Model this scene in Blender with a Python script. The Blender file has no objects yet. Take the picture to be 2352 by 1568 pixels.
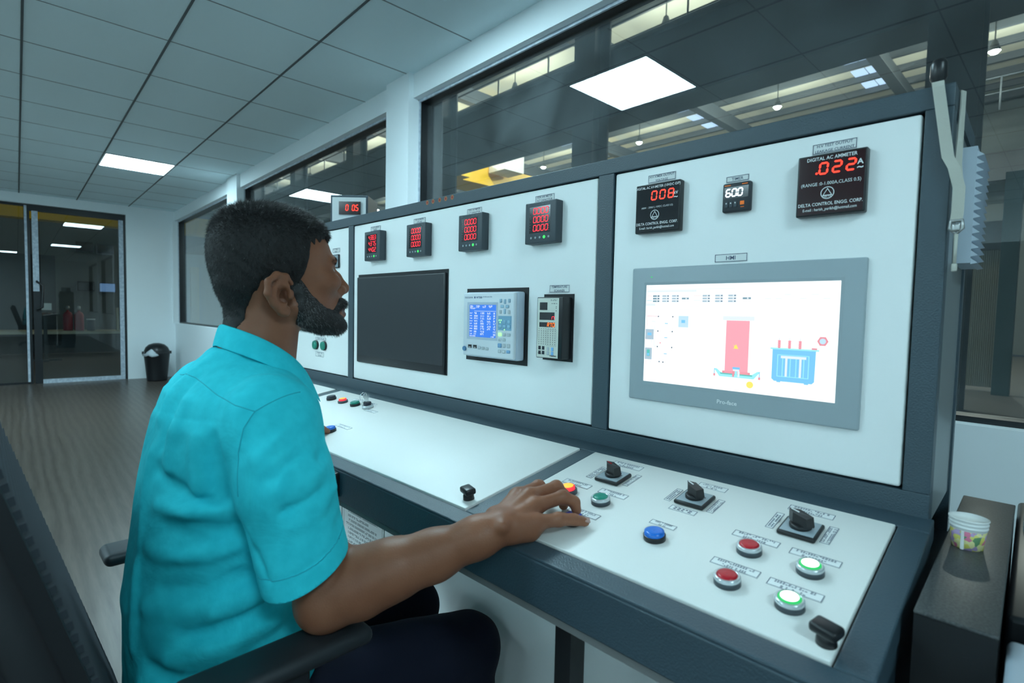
import bpy, bmesh, math, random
import numpy as np
from mathutils import Vector, Matrix

# ------------------------------------------------------------------ camera, world, exposure
sc = bpy.context.scene
COL = sc.collection
CZ = 1.12                      # camera height above the floor
cam_d = bpy.data.cameras.new('camera')
cam = bpy.data.objects.new('camera', cam_d)
COL.objects.link(cam)
cam_d.sensor_width = 36.0
cam_d.lens = 36.0 * 1220.89 / 2352
cam_d.clip_start = 0.02
cam_d.clip_end = 200
_yaw, _pitch, _roll = 0.820672735, -0.0530425, 0.0216342
_f = Vector((-math.sin(_yaw)*math.cos(_pitch), math.cos(_yaw)*math.cos(_pitch), math.sin(_pitch)))
_r0 = Vector((math.cos(_yaw), math.sin(_yaw), 0))
_u0 = _r0.cross(_f)
_r = _r0*math.cos(_roll) + _u0*math.sin(_roll)
_u = _r.cross(_f)
cam.matrix_world = Matrix(((_r.x, _u.x, -_f.x, 0), (_r.y, _u.y, -_f.y, 0), (_r.z, _u.z, -_f.z, CZ), (0, 0, 0, 1)))
cam_d.dof.use_dof = True
cam_d.dof.focus_distance = 1.25
cam_d.dof.aperture_fstop = 5.6
sc.camera = cam
sc.view_settings.view_transform = 'Standard'
sc.view_settings.look = 'None'
sc.view_settings.gamma = 1.0
sc.view_settings.use_curve_mapping = False
sc.view_settings.exposure = 0.72
sc.cycles.diffuse_bounces = 8
sc.cycles.max_bounces = 16
sc.cycles.transparent_max_bounces = 24
w = bpy.data.worlds.new('world')
sc.world = w
w.use_nodes = True
w.node_tree.nodes['Background'].inputs[0].default_value = (0.35, 0.5, 0.6, 1)
w.node_tree.nodes['Background'].inputs[1].default_value = 0.04
LIGHT_RGB = (0.63, 0.95, 1.06)
PANEL_POWER = 22.0             # radiance of the ceiling light panels
HALL_LAMP = 165.0              # watts of each hall lamp
random.seed(7)
rng = np.random.default_rng(7)
R_ = math.radians

# ------------------------------------------------------------------ console frame of reference
ANG = math.atan(0.042)         # the console stands turned by 2.4 degrees
CO = Vector((-0.15, 0.875, 0)) # lower right corner of its face
EU = Vector((math.cos(ANG), math.sin(ANG), 0))
EV = Vector((-math.sin(ANG), math.cos(ANG), 0))
def cw(u, v, z):               # console coordinates to the room
    return CO + EU*u + EV*v + Vector((0, 0, z))
DM = 0.16                      # slope of the desk
DZ = CZ - 0.26                 # height of the desk at the face
DA = math.atan(DM)
def dz(v):
    return DZ + DM*v

# ------------------------------------------------------------------ materials
def mat(name, base, rough=0.5, metal=0.0, emit=None, es=0.0, bump=None, var=None, spec=0.5, coat=0.0, alpha=None):
    m = bpy.data.materials.new(name)
    m.use_nodes = True
    nt = m.node_tree
    b = nt.nodes['Principled BSDF']
    b.inputs['Base Color'].default_value = (*base, 1)
    b.inputs['Roughness'].default_value = rough
    b.inputs['Metallic'].default_value = metal
    b.inputs['Specular IOR Level'].default_value = spec
    b.inputs['Coat Weight'].default_value = coat
    if emit:
        b.inputs['Emission Color'].default_value = (*emit, 1)
        b.inputs['Emission Strength'].default_value = es
    if bump or var:
        tc = nt.nodes.new('ShaderNodeTexCoord')
    if bump:
        scale, strength, dist = bump
        n = nt.nodes.new('ShaderNodeTexNoise')
        n.inputs['Scale'].default_value = scale
        n.inputs['Detail'].default_value = 3
        nt.links.new(tc.outputs['Object'], n.inputs['Vector'])
        bp = nt.nodes.new('ShaderNodeBump')
        bp.inputs['Strength'].default_value = strength
        bp.inputs['Distance'].default_value = dist
        nt.links.new(n.outputs['Fac'], bp.inputs['Height'])
        nt.links.new(bp.outputs['Normal'], b.inputs['Normal'])
    if var:
        scale, c2 = var[0], var[1]
        n2 = nt.nodes.new('ShaderNodeTexNoise')
        n2.inputs['Scale'].default_value = scale
        n2.inputs['Detail'].default_value = 4
        nt.links.new(tc.outputs['Object'], n2.inputs['Vector'])
        cr = nt.nodes.new('ShaderNodeValToRGB')
        lo, hi = (var[2], var[3]) if len(var) > 2 else (0.4, 0.65)
        cr.color_ramp.elements[0].position = lo
        cr.color_ramp.elements[1].position = hi
        cr.color_ramp.elements[0].color = (*base, 1)
        cr.color_ramp.elements[1].color = (*c2, 1)
        nt.links.new(n2.outputs['Fac'], cr.inputs['Fac'])
        nt.links.new(cr.outputs['Color'], b.inputs['Base Color'])
    return m
def glow(name, rgb, s):
    return mat(name, (0.02, 0.02, 0.02), 0.5, 0, rgb, s)

M_wall = mat('wall_paint', (0.86, 0.91, 0.93), 0.6, bump=(300, 0.05, 0.001))
M_ceil = mat('ceiling_tile', (0.80, 0.94, 0.98), 0.9, bump=(400, 0.25, 0.002), spec=0.1)
M_grid = mat('ceiling_grid', (0.10, 0.12, 0.13), 0.6)
M_grid2 = mat('ceiling_cross_grid', (0.26, 0.30, 0.32), 0.6)
M_slate = mat('slate_powder_coat', (0.034, 0.062, 0.082), 0.42, bump=(420, 0.45, 0.0014), spec=0.7)
M_panel = mat('white_panel_paint', (0.92, 0.93, 0.92), 0.42, bump=(700, 0.06, 0.0005))
M_lid = mat('white_paint_top_dimmed', (0.78, 0.77, 0.74), 0.42, bump=(700, 0.06, 0.0005))  # same white as the front panels, darkened to offset the strong top light
M_side = mat('grey_side_sheet', (0.22, 0.25, 0.26), 0.35, metal=0.3)
M_flange = mat('flange_edge', (0.17, 0.17, 0.17), 0.5)
M_black = mat('black_plastic', (0.010, 0.011, 0.013), 0.35)
M_blackm = mat('matt_black_plastic', (0.012, 0.013, 0.016), 0.6)
M_ink = mat('black_ink', (0.02, 0.022, 0.03), 0.7)
M_inkg = mat('grey_ink', (0.16, 0.18, 0.20), 0.7)
M_wink = mat('white_ink', (0.85, 0.85, 0.85), 0.6, emit=(0.8, 0.9, 0.9), es=0.0)
M_lab = mat('white_label', (0.84, 0.85, 0.84), 0.5)
M_labd = mat('blue_grey_border', (0.08, 0.10, 0.16), 0.6)
M_meter = mat('grey_meter_plastic', (0.048, 0.062, 0.075), 0.45)
M_disp = mat('dark_display', (0.012, 0.012, 0.016), 0.12)
M_dispr = mat('dark_red_display', (0.030, 0.006, 0.008), 0.12)
M_red7 = glow('red_digits', (1.0, 0.012, 0.03), 1.3)
M_red7b = glow('bright_red_digits', (1.0, 0.030, 0.010), 1.8)
M_org7 = glow('orange_digits', (1.0, 0.14, 0.01), 1.7)
M_wht7 = glow('white_digits', (0.75, 0.9, 1.0), 1.6)
M_grnled = glow('green_led', (0.05, 1.0, 0.15), 0.7)
M_hmi = mat('grey_bezel_plastic', (0.36, 0.42, 0.45), 0.45)
M_hmiin = mat('grey_bezel_inner', (0.34, 0.40, 0.43), 0.4)
M_chrome = mat('chrome', (0.75, 0.77, 0.78), 0.18, metal=1.0)
M_steel = mat('worn_steel', (0.45, 0.45, 0.44), 0.3, metal=0.9)
M_mon = mat('monitor_black', (0.018, 0.021, 0.026), 0.45)
M_monb = mat('monitor_bezel', (0.012, 0.014, 0.018), 0.3)
M_yok = mat('instrument_white', (0.72, 0.76, 0.80), 0.4)
M_yoke = mat('instrument_edge', (0.50, 0.57, 0.66), 0.4)
M_keyblue = mat('blue_key', (0.10, 0.24, 0.42), 0.5)
M_keylb = mat('light_blue_key', (0.22, 0.50, 0.85), 0.5)
M_keyg = mat('grey_key', (0.50, 0.55, 0.58), 0.5)
M_keygl = glow('lit_green_key', (0.35, 1.0, 0.35), 0.9)
M_cream = mat('cream_front', (0.72, 0.74, 0.66), 0.5)
M_redcap = mat('red_cap', (0.48, 0.008, 0.02), 0.3)
M_grncap = mat('green_cap', (0.008, 0.24, 0.17), 0.3)
M_bluecap = mat('blue_cap', (0.012, 0.16, 0.62), 0.3)
M_dkblue = mat('dark_blue_cap', (0.01, 0.05, 0.50), 0.3)
M_blkcap = mat('black_cap', (0.012, 0.016, 0.03), 0.3)
M_litr = glow('lit_red_rim', (1.0, 0.03, 0.05), 0.75)
M_lity = glow('lit_amber_core', (1.0, 0.42, 0.02), 1.0)
M_litg = glow('lit_green_rim', (0.02, 0.62, 0.14), 0.62)
M_litw = glow('lit_white_core', (0.85, 1.0, 0.92), 1.8)
M_ring = mat('clear_ring', (0.62, 0.66, 0.68), 0.2, metal=0.5)
M_glassf = mat('black_frame_paint', (0.012, 0.014, 0.017), 0.35)
M_film = mat('frame_film', (0.42, 0.48, 0.56), 0.5, var=(30, (0.60, 0.66, 0.72)))
M_cloth = mat('tape_strap', (0.52, 0.51, 0.45), 0.9, bump=(500, 0.4, 0.001))
M_fan = mat('fan_grille_grey', (0.55, 0.62, 0.70), 0.4, metal=0.2)
M_granite = mat('speckled_granite', (0.034, 0.036, 0.037), 0.38, var=(420, (0.075, 0.078, 0.078)))
M_chair = mat('chair_black', (0.010, 0.011, 0.014), 0.6)
M_arm = mat('armrest_rubber', (0.022, 0.025, 0.029), 0.45)
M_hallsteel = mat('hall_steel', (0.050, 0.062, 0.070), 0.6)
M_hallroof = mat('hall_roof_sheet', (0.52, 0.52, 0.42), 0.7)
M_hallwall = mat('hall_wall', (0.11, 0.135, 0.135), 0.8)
M_yellow = mat('crane_yellow', (0.95, 0.58, 0.0), 0.45)
M_sky = glow('skylight_sheet', (0.50, 0.68, 0.95), 0.85)
M_lamp = glow('hall_lamp_glow', (0.9, 1.0, 0.98), 12.0)
M_panelglow = mat('light_panel', (0.8, 0.8, 0.8), 0.5, 0, LIGHT_RGB, PANEL_POWER)

def glass_mat(name, tint, gloss=0.0, dust=1.0):
    m = bpy.data.materials.new(name)
    m.use_nodes = True
    nt = m.node_tree
    nt.nodes.clear()
    out = nt.nodes.new('ShaderNodeOutputMaterial')
    t = nt.nodes.new('ShaderNodeBsdfTransparent')
    t.inputs[0].default_value = (*tint, 1)
    g = nt.nodes.new('ShaderNodeBsdfGlossy')
    g.inputs['Roughness'].default_value = 0.0
    g.inputs[0].default_value = (1, 1, 1, 1)
    fr = nt.nodes.new('ShaderNodeFresnel')
    fr.inputs['IOR'].default_value = 1.52
    ad = nt.nodes.new('ShaderNodeMath')
    ad.operation = 'MULTIPLY_ADD'
    ad.inputs[1].default_value = 1.7
    ad.inputs[2].default_value = gloss
    ad.use_clamp = True
    mx = nt.nodes.new('ShaderNodeMixShader')
    nt.links.new(fr.outputs[0], ad.inputs[0])
    ge = nt.nodes.new('ShaderNodeNewGeometry')
    iv = nt.nodes.new('ShaderNodeMath'); iv.operation = 'SUBTRACT'; iv.inputs[0].default_value = 1.0
    mu = nt.nodes.new('ShaderNodeMath'); mu.operation = 'MULTIPLY'
    nt.links.new(ge.outputs['Backfacing'], iv.inputs[1])
    nt.links.new(ad.outputs[0], mu.inputs[0]); nt.links.new(iv.outputs[0], mu.inputs[1])
    nt.links.new(mu.outputs[0], mx.inputs[0])
    nt.links.new(t.outputs[0], mx.inputs[1])
    nt.links.new(g.outputs[0], mx.inputs[2])
    df = nt.nodes.new('ShaderNodeBsdfDiffuse'); df.inputs[0].default_value = (0.85, 0.95, 1.0, 1)   # a film of dust
    tc = nt.nodes.new('ShaderNodeTexCoord'); nn = nt.nodes.new('ShaderNodeTexNoise'); nn.inputs['Scale'].default_value = 2.2; nn.inputs['Detail'].default_value = 5; nn.inputs['Distortion'].default_value = 1.5
    mr = nt.nodes.new('ShaderNodeMapRange'); mr.inputs[1].default_value = 0.35; mr.inputs[2].default_value = 0.75; mr.inputs[3].default_value = 0.016*dust; mr.inputs[4].default_value = 0.052*dust
    m2 = nt.nodes.new('ShaderNodeMixShader')
    nt.links.new(tc.outputs['Object'], nn.inputs['Vector']); nt.links.new(nn.outputs['Fac'], mr.inputs[0]); nt.links.new(mr.outputs[0], m2.inputs[0])
    nt.links.new(mx.outputs[0], m2.inputs[1]); nt.links.new(df.outputs[0], m2.inputs[2])
    nt.links.new(m2.outputs[0], out.inputs[0])
    return m
M_glass = glass_mat('window_glass', (0.92, 0.96, 0.96))
M_glass_clean = glass_mat('door_glass', (0.86, 0.92, 0.92), 0.0, 0.12)

def wood_mat():
    m = bpy.data.materials.new('dark_oak_laminate')
    m.use_nodes = True
    nt = m.node_tree
    b = nt.nodes['Principled BSDF']
    b.inputs['Roughness'].default_value = 0.32
    tc = nt.nodes.new('ShaderNodeTexCoord')
    mp = nt.nodes.new('ShaderNodeMapping')
    mp.inputs['Scale'].default_value = (0.30, 1.9, 1)
    n = nt.nodes.new('ShaderNodeTexWave')
    n.wave_type = 'BANDS'; n.bands_direction = 'Y'
    n.inputs['Scale'].default_value = 2.8
    n.inputs['Distortion'].default_value = 7.0
    n.inputs['Detail'].default_value = 3.0
    n.inputs['Detail Scale'].default_value = 0.9
    n.inputs['Detail Roughness'].default_value = 0.62
    n2 = nt.nodes.new('ShaderNodeTexNoise')
    n2.inputs['Scale'].default_value = 60
    n2.inputs['Detail'].default_value = 4
    mp2 = nt.nodes.new('ShaderNodeMapping')
    mp2.inputs['Scale'].default_value = (0.12, 1.6, 1)
    mixf = nt.nodes.new('ShaderNodeMix'); mixf.data_type = 'FLOAT'; mixf.inputs[0].default_value = 0.68
    cr = nt.nodes.new('ShaderNodeValToRGB')
    cr.color_ramp.elements[0].position = 0.1
    cr.color_ramp.elements[0].color = (0.046, 0.033, 0.026, 1)
    cr.color_ramp.elements[1].position = 0.95
    cr.color_ramp.elements[1].color = (0.140, 0.112, 0.092, 1)
    L = nt.links.new
    L(tc.outputs['Object'], mp.inputs[0]); L(mp.outputs[0], n.inputs['Vector']); 
    L(tc.outputs['Object'], mp2.inputs[0]); L(mp2.outputs[0], n2.inputs['Vector'])
    L(n.outputs['Fac'], mixf.inputs[2]); L(n2.outputs['Fac'], mixf.inputs[3]); L(mixf.outputs[0], cr.inputs[0]); L(cr.outputs[0], b.inputs['Base Color'])
    return m
M_floor = wood_mat()

# ------------------------------------------------------------------ mesh helpers
_fonts = {}
class MB:
    """collects shapes and links them as ONE mesh object"""
    def __init__(self):
        self.v = []; self.f = []; self.m = []; self.s = []
    def add(self, vs, fs, mi=0, smooth=False):
        o = len(self.v)
        self.v.extend([tuple(p) for p in vs])
        for f in fs:
            self.f.append([i+o for i in f]); self.m.append(mi); self.s.append(smooth)
        return self
    def box(self, x0, x1, y0, y1, z0, z1, mi=0, M=None):
        vs = [Vector(p) for p in ((x0,y0,z0),(x1,y0,z0),(x1,y1,z0),(x0,y1,z0),(x0,y0,z1),(x1,y0,z1),(x1,y1,z1),(x0,y1,z1))]
        if M: vs = [M @ p for p in vs]
        return self.add(vs, [(0,3,2,1),(4,5,6,7),(0,1,5,4),(1,2,6,5),(2,3,7,6),(3,0,4,7)], mi)
    def rbox(self, x0, x1, y0, y1, z0, z1, r, mi=0, M=None, seg=3):
        b = bmesh.new()
        bmesh.ops.create_cube(b, size=1)
        for p in b.verts:
            p.co = Vector(((x0+x1)/2+p.co.x*(x1-x0), (y0+y1)/2+p.co.y*(y1-y0), (z0+z1)/2+p.co.z*(z1-z0)))
        bmesh.ops.bevel(b, geom=list(b.edges), offset=r, segments=seg, affect='EDGES', profile=0.5)
        vs = [M @ p.co if M else p.co.copy() for p in b.verts]
        b.verts.index_update()
        self.add(vs, [[q.index for q in f.verts] for f in b.faces], mi, True)
        b.free(); return self
    def quad(self, a, b, c, d, mi=0):
        return self.add([a,b,c,d], [(0,1,2,3)], mi)
    def poly(self, pts, mi=0):
        return self.add(pts, [tuple(range(len(pts)))], mi)
    def lathe(self, prof, n=24, mi=0, M=None, smooth=True, cap=True):
        vs = []; fs = []
        for r, z in prof:
            for k in range(n):
                a = 2*math.pi*k/n
                p = Vector((r*math.cos(a), r*math.sin(a), z))
                vs.append(M @ p if M else p)
        for i in range(len(prof)-1):
            for k in range(n):
                fs.append((i*n+k, i*n+(k+1)%n, (i+1)*n+(k+1)%n, (i+1)*n+k))
        self.add(vs, fs, mi, smooth)
        if cap:
            o = len(self.v)-len(vs)
            self.f.append([o+k for k in range(n)][::-1]); self.m.append(mi); self.s.append(False)
            self.f.append([o+(len(prof)-1)*n+k for k in range(n)]); self.m.append(mi); self.s.append(False)
        return self
    def tube(self, pts, r, n=8, mi=0, cap=True, closed=False):
        pts = [Vector(p) for p in pts]
        rs = r if isinstance(r, (list, tuple)) else [r]*len(pts)
        vs = []; fs = []; up = None
        N = len(pts)
        for i, p in enumerate(pts):
            if closed: t = (pts[(i+1)%N]-pts[i-1]).normalized()
            else: t = (pts[min(i+1,N-1)]-pts[max(i-1,0)]).normalized()
            if up is None:
                up = Vector((0,0,1)) if abs(t.z) < 0.9 else Vector((1,0,0))
            up = (up - t*up.dot(t)).normalized()
            s = t.cross(up)
            for k in range(n):
                a = 2*math.pi*k/n
                vs.append(p + (up*math.cos(a)+s*math.sin(a))*rs[i])
        for i in range(N if closed else N-1):
            j = (i+1) % N
            for k in range(n):
                fs.append((i*n+k, i*n+(k+1)%n, j*n+(k+1)%n, j*n+k))
        self.add(vs, fs, mi, True)
        if cap and not closed:
            o = len(self.v)-len(vs)
            self.f.append([o+k for k in range(n)][::-1]); self.m.append(mi); self.s.append(False)
            self.f.append([o+(N-1)*n+k for k in range(n)]); self.m.append(mi); self.s.append(False)
        return self
    def text(self, s, size, M, mi=0, align='CENTER', sx=1.0, bold=0.0):
        key = (s, align, bold)
        if key not in _fonts:
            c = bpy.data.curves.new('t', 'FONT')
            c.body = s; c.align_x = align; c.size = 1.0; c.resolution_u = 2; c.offset = bold
            o = bpy.data.objects.new('t', c)
            COL.objects.link(o)
            dg = bpy.context.evaluated_depsgraph_get()
            me = o.evaluated_get(dg).to_mesh()
            _fonts[key] = ([p.co.copy() for p in me.vertices], [list(f.vertices) for f in me.polygons])
            o.evaluated_get(dg).to_mesh_clear()
            bpy.data.objects.remove(o); bpy.data.curves.remove(c)
        vs, fs = _fonts[key]
        return self.add([M @ Vector((p.x*size*sx, (p.y-0.35)*size, 0)) for p in vs], fs, mi)
    def build(self, name, mats, parent=None, loc=(0,0,0), rot=(0,0,0), label=None):
        me = bpy.data.meshes.new(name)
        me.from_pydata(self.v, [], self.f)
        for m in (mats if isinstance(mats, (list, tuple)) else [mats]): me.materials.append(m)
        me.polygons.foreach_set('material_index', self.m)
        me.polygons.foreach_set('use_smooth', self.s)
        me.update()
        o = bpy.data.objects.new(name, me)
        COL.objects.link(o)
        if parent: o.parent = parent
        o.location = loc; o.rotation_euler = rot
        if label: o['label'] = label
        return o

def thing(name, label, cat, loc=(0,0,0), rot=(0,0,0), group=None):
    o = bpy.data.objects.new(name, None)
    COL.objects.link(o)
    o.empty_display_size = 0.05
    o.location = loc; o.rotation_euler = rot
    return tag(o, label, cat, group)
def tag(o, label, cat, group=None):
    o['label'] = label; o['category'] = cat
    if group: o['group'] = group
    return o
def struct(mb, name, mats, **k):
    o = mb.build(name, mats, **k)
    o['kind'] = 'structure'
    return o
def copy_tree(o, parent=None):
    c = o.copy(); COL.objects.link(c)
    if parent: c.parent = parent
    for ch in list(o.children): copy_tree(ch, c)
    return c

FX = Matrix.Rotation(R_(90), 4, 'X')         # text lying flat -> text standing on the face
def onface(x, z, out=0.0):                   # matrix that puts flat shapes on a -Y facing wall
    return Matrix.Translation((x, -out, z)) @ FX
def rect(mb, x0, x1, z0, z1, out, mi=0):
    mb.quad((x0,-out,z0), (x1,-out,z0), (x1,-out,z1), (x0,-out,z1), mi)
def border(mb, x0, x1, z0, z1, t, out, mi=0):
    rect(mb, x0, x1, z0, z0+t, out, mi); rect(mb, x0, x1, z1-t, z1, out, mi)
    rect(mb, x0, x0+t, z0+t, z1-t, out, mi); rect(mb, x1-t, x1, z0+t, z1-t, out, mi)
SEG = {'0':'abcdef','1':'bc','2':'abged','3':'abgcd','4':'fgbc','5':'afgcd','6':'afgedc','7':'abc','8':'abcdefg','9':'abcfgd','n':'ceg','R':'abefg','t':'fedg','d':'bcdeg',' ':''}
def seg7(mb, s, x, z, h, w, gap, out, mi=0, t=None, slant=0.08):
    t = t or h*0.13
    def bar(ax, az, bx, bz):
        d = Vector((bx-ax, bz-az)); L = d.length; d /= L; n = Vector((-d.y, d.x))*t/2
        e = d*t*0.5
        pts = [(ax,az), (ax+e.x+n.x,az+e.y+n.y), (bx-e.x+n.x,bz-e.y+n.y), (bx,bz), (bx-e.x-n.x,bz-e.y-n.y), (ax+e.x-n.x,az+e.y-n.y)]
        mb.poly([(px+(pz-z)*slant, -out, pz) for px, pz in pts][::-1], mi)
    for ch in s:
        if ch == '.':
            cx = x-gap*0.45
            mb.lathe([(t*0.62, 0), (t*0.62, 0.0002)], 8, mi, Matrix.Translation((cx, -out, z+t*0.5)) @ FX); continue
        P = {'a':((0,1),(1,1)),'b':((1,1),(1,.5)),'c':((1,.5),(1,0)),'d':((0,0),(1,0)),'e':((0,.5),(0,0)),'f':((0,1),(0,.5)),'g':((0,.5),(1,.5))}
        for k in SEG[ch]:
            (ax,az),(bx,bz) = P[k]
            g = t*0.12
            dx, dzz = bx-ax, bz-az
            bar(x+ax*w+(g if dx else 0), z+az*h-(g if dzz < 0 else 0), x+bx*w-(g if dx else 0), z+bz*h+(g if dzz < 0 else 0))
        x += w+gap
def scribble(mb, x0, x1, z, h, out, mi=0, M=None, seed=0):  # a line of print too small to read
    r = random.Random(seed)
    x = x0
    while x < x1-h*0.3:
        wd = min(h*r.uniform(0.35, 0.6), x1-x)
        for k in range(2):
            zz = z + (k-0.5)*h*0.55
            vs = [Vector((x,-out,zz-h*0.16)), Vector((x+wd,-out,zz-h*0.16)), Vector((x+wd,-out,zz+h*0.16)), Vector((x,-out,zz+h*0.16))]
            if r.random() < 0.85:
                mb.quad(*[M @ p if M else p for p in vs], mi)
        x += wd + h*(0.22 if r.random() < 0.82 else 0.7)

# ================================================================== THE ROOM
HC = 2.589; YW = 1.833; XE = -9.8; XR = 4.2; YB = -5.0
struct(MB().box(XE-0.2, XR, YB, YW+0.2, -0.06, 0), 'floor', M_floor)
struct(MB().box(XE, XR, YB, YW, HC, HC+0.06), 'ceiling', M_ceil)
g = MB(); g2 = MB()
GX = [-2.943-0.6*k for k in range(-11, 12)]
GY = [0.05+0.6*j for j in range(-8, 3)]
for y in GY: g.box(XE, XR, y-0.0055, y+0.0055, HC-0.004, HC)
struct(g, 'trim_1', M_grid)
for x in GX: g2.box(x-0.0032, x+0.0032, YB, YW, HC-0.002, HC)
struct(g2, 'trim_2', M_grid2)
b = MB()
b.box(XE-0.2, XR, YW, YW+0.13, 0, 0.852).box(XE-0.2, XR, YW, YW+0.13, 2.443, HC)
struct(b, 'wall_back', M_wall)
COLX = [(-3.185, -2.915), (-6.80, -6.43), (0.44, 0.71)]
for i, (x0, x1) in enumerate(COLX):
    struct(MB().box(x0, x1, YW-0.035, YW+0.13, 0, HC), 'trim_%d' % (3+i), M_wall)
struct(MB().box(XE-0.2, XE+0.05, YW-0.03, YW+0.13, 0.852, 2.443), 'trim_6', M_wall)
b = MB()
b.box(XE-0.2, XE, 1.215, YW, 0, HC).box(XE-0.2, XE, YB, 1.215, 2.46, HC).box(XE-0.2, XE, YB, -2.4, 0, 2.46)
struct(b, 'wall_end', M_wall)
struct(MB().box(XE-0.2, XR, YB-0.2, YB, 0, HC), 'wall_front', M_wall)
struct(MB().box(XR, XR+0.2, YB-0.2, YW+0.2, 0, HC), 'wall_right', M_wall)

YG = 1.933
for i, (x0, x1) in enumerate([(XE+0.05, -6.80), (-6.43, -3.185), (-2.915, 0.44), (0.71, XR)]):
    wn = bpy.data.objects.new('window_%d' % (i+1), None); COL.objects.link(wn)
    wn['kind'] = 'structure'; wn.location = ((x0+x1)/2, YG, 0.852)
    hw = (x1-x0)/2; hh = 2.443-0.852
    f = MB(); t = 0.016
    f.box(-hw, hw, -0.05, 0.03, 0, t).box(-hw, hw, -0.05, 0.03, hh-t, hh)
    f.box(-hw, -hw+t, -0.05, 0.03, t, hh-t).box(hw-t, hw, -0.05, 0.03, t, hh-t)
    f.build('window_frame', M_glassf, wn)
    f = MB()
    f.box(-hw+0.002, hw-0.002, -0.060, -0.050, hh-0.016, hh-0.001)
    f.box(-hw+0.001, -hw+0.012, -0.060, -0.050, 0.01, hh-0.016)
    f.build('protective_film', M_film, wn, label='strip of pale protective film left on the frame')
    MB().box(-hw+t, hw-t, -0.004, 0.004, t, hh-t).build('glass_pane', M_glass, wn)

# glazed end wall: sliding leaf and fixed light
dr = bpy.data.objects.new('door_1', None); COL.objects.link(dr); dr['kind'] = 'structure'
dr.location = (XE-0.08, 0.67, 0)
f = MB()
f.box(-0.03, 0.03, 0.515, 0.545, 0, 2.46).box(-0.03, 0.03, -0.53, 0.515, 2.375, 2.46).box(-0.03, 0.03, -0.50, -0.42, 0.0, 1.28)
f.build('door_frame', M_glassf, dr)
f = MB()
f.box(-0.02, 0.036, 0.462, 0.515, 0.0, 2.375).box(-0.02, 0.036, -0.42, 0.462, 0.0, 0.055).box(-0.02, 0.036, -0.50, -0.435, 1.28, 2.375)
f.build('leaf_frame', M_film, dr, label='leaf frame still covered in bluish white film')
MB().box(-0.004, 0.004, -0.42, 0.462, 0.055, 2.375).build('glass_pane', M_glass_clean, dr)
f = MB(); f.tube([(0.03,-0.46,1.02),(0.085,-0.46,1.03),(0.095,-0.41,1.06),(0.095,-0.40,1.36),(0.085,-0.46,1.41),(0.03,-0.46,1.42)], 0.014, 10)
f.build('handle', M_black, dr, label='black bow handle')
d2 = bpy.data.objects.new('window_5', None); COL.objects.link(d2); d2['kind'] = 'structure'
d2.location = (XE-0.10, -1.1, 0)
f = MB()
f.box(-0.04, 0.04, 1.19, 1.25, 0, 2.46).box(-0.03, 0.03, -1.3, 1.19, 2.43, 2.46).box(-0.03, 0.03, -1.3, 1.19, 0, 0.03).box(-0.03, 0.03, -1.3, -1.26, 0, 2.46)
f.build('window_frame', M_glassf, d2)
MB().box(0.04, 0.05, 1.195, 1.222, 0.03, 2.44).build('protective_film', M_film, d2)
MB().box(-0.004, 0.004, -1.26, 1.19, 0.03, 2.43).build('glass_pane', M_glass_clean, d2)

# ceiling light panels
LP = [(-2.043, 0.95), (-6.843, 0.95), (1.557, -0.25), (-2.043, -1.45), (-6.843, -1.45), (-4.443, -2.65), (-2.043, -3.85), (-4.443, -3.85), (-6.843, -3.85), (0.357, -3.85), (2.757, -3.85)]  # the rearmost rows are unseen panels added as fill for upright faces and ceiling
lp = thing('ceiling_light', 'lit square light panel in the ceiling near the glass door', 'ceiling light', (LP[1][0], LP[1][1], HC), group='square ceiling light panels')
f = MB(); s = 0.296
f.box(-s, s, -s, -s+0.012, -0.008, 0).box(-s, s, s-0.012, s, -0.008, 0).box(-s, -s+0.012, -s, s, -0.008, 0).box(s-0.012, s, -s, s, -0.008, 0)
f.build('light_frame', M_wall, lp)
s = 0.284
MB().box(-s, s, -s, s, -0.007, -0.001).build('diffuser', M_panelglow, lp)
LL = {0: 'lit square light panel in the ceiling above the control console, mirrored in the window'}
for i, (x, y) in enumerate(LP):
    if i == 1: continue
    c = copy_tree(lp); c.location = (x, y, HC)
    c['label'] = LL.get(i, 'one of the unseen lit ceiling panels behind the camera, mostly added as fill light')

# waste bin in the far corner
bn = thing('waste_bin', 'black plastic waste bin with a white liner in the far corner by the door', 'waste bin', (-9.42, 1.52, 0))
f = MB()
f.lathe([(0.128,0.0),(0.13,0.02),(0.165,0.40),(0.172,0.41),(0.172,0.425),(0.160,0.425),(0.125,0.03)], 28)
f.build('bin_body', M_black, bn)
f = MB(); f.lathe([(0.164,0.42),(0.16,0.45),(0.14,0.50),(0.10,0.54),(0.04,0.56),(0.001,0.562)], 28, cap=False)
f.box(-0.02, 0.02, -0.185, -0.16, 0.40, 0.44).box(-0.02, 0.02, 0.16, 0.185, 0.40, 0.44)
f.build('bin_lid', M_black, bn)
f = MB()
f.lathe([(0.172,0.43),(0.170,0.47),(0.140,0.52),(0.09,0.555),(0.02,0.575)], 20, 0, Matrix.Translation((0.03,-0.035,0.01)) @ Matrix.Scale(0.85, 4))
for i, p in enumerate(f.v):
    f.v[i] = (p[0]+0.012*math.sin(31*p[1]+9*p[2]), p[1]+0.012*math.sin(27*p[0]), p[2]+0.012*math.sin(40*p[0]+33*p[1]))
f.build('bin_liner', mat('white_polythene', (0.55,0.60,0.64), 0.4), bn, label='crumpled white polythene liner')

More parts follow.
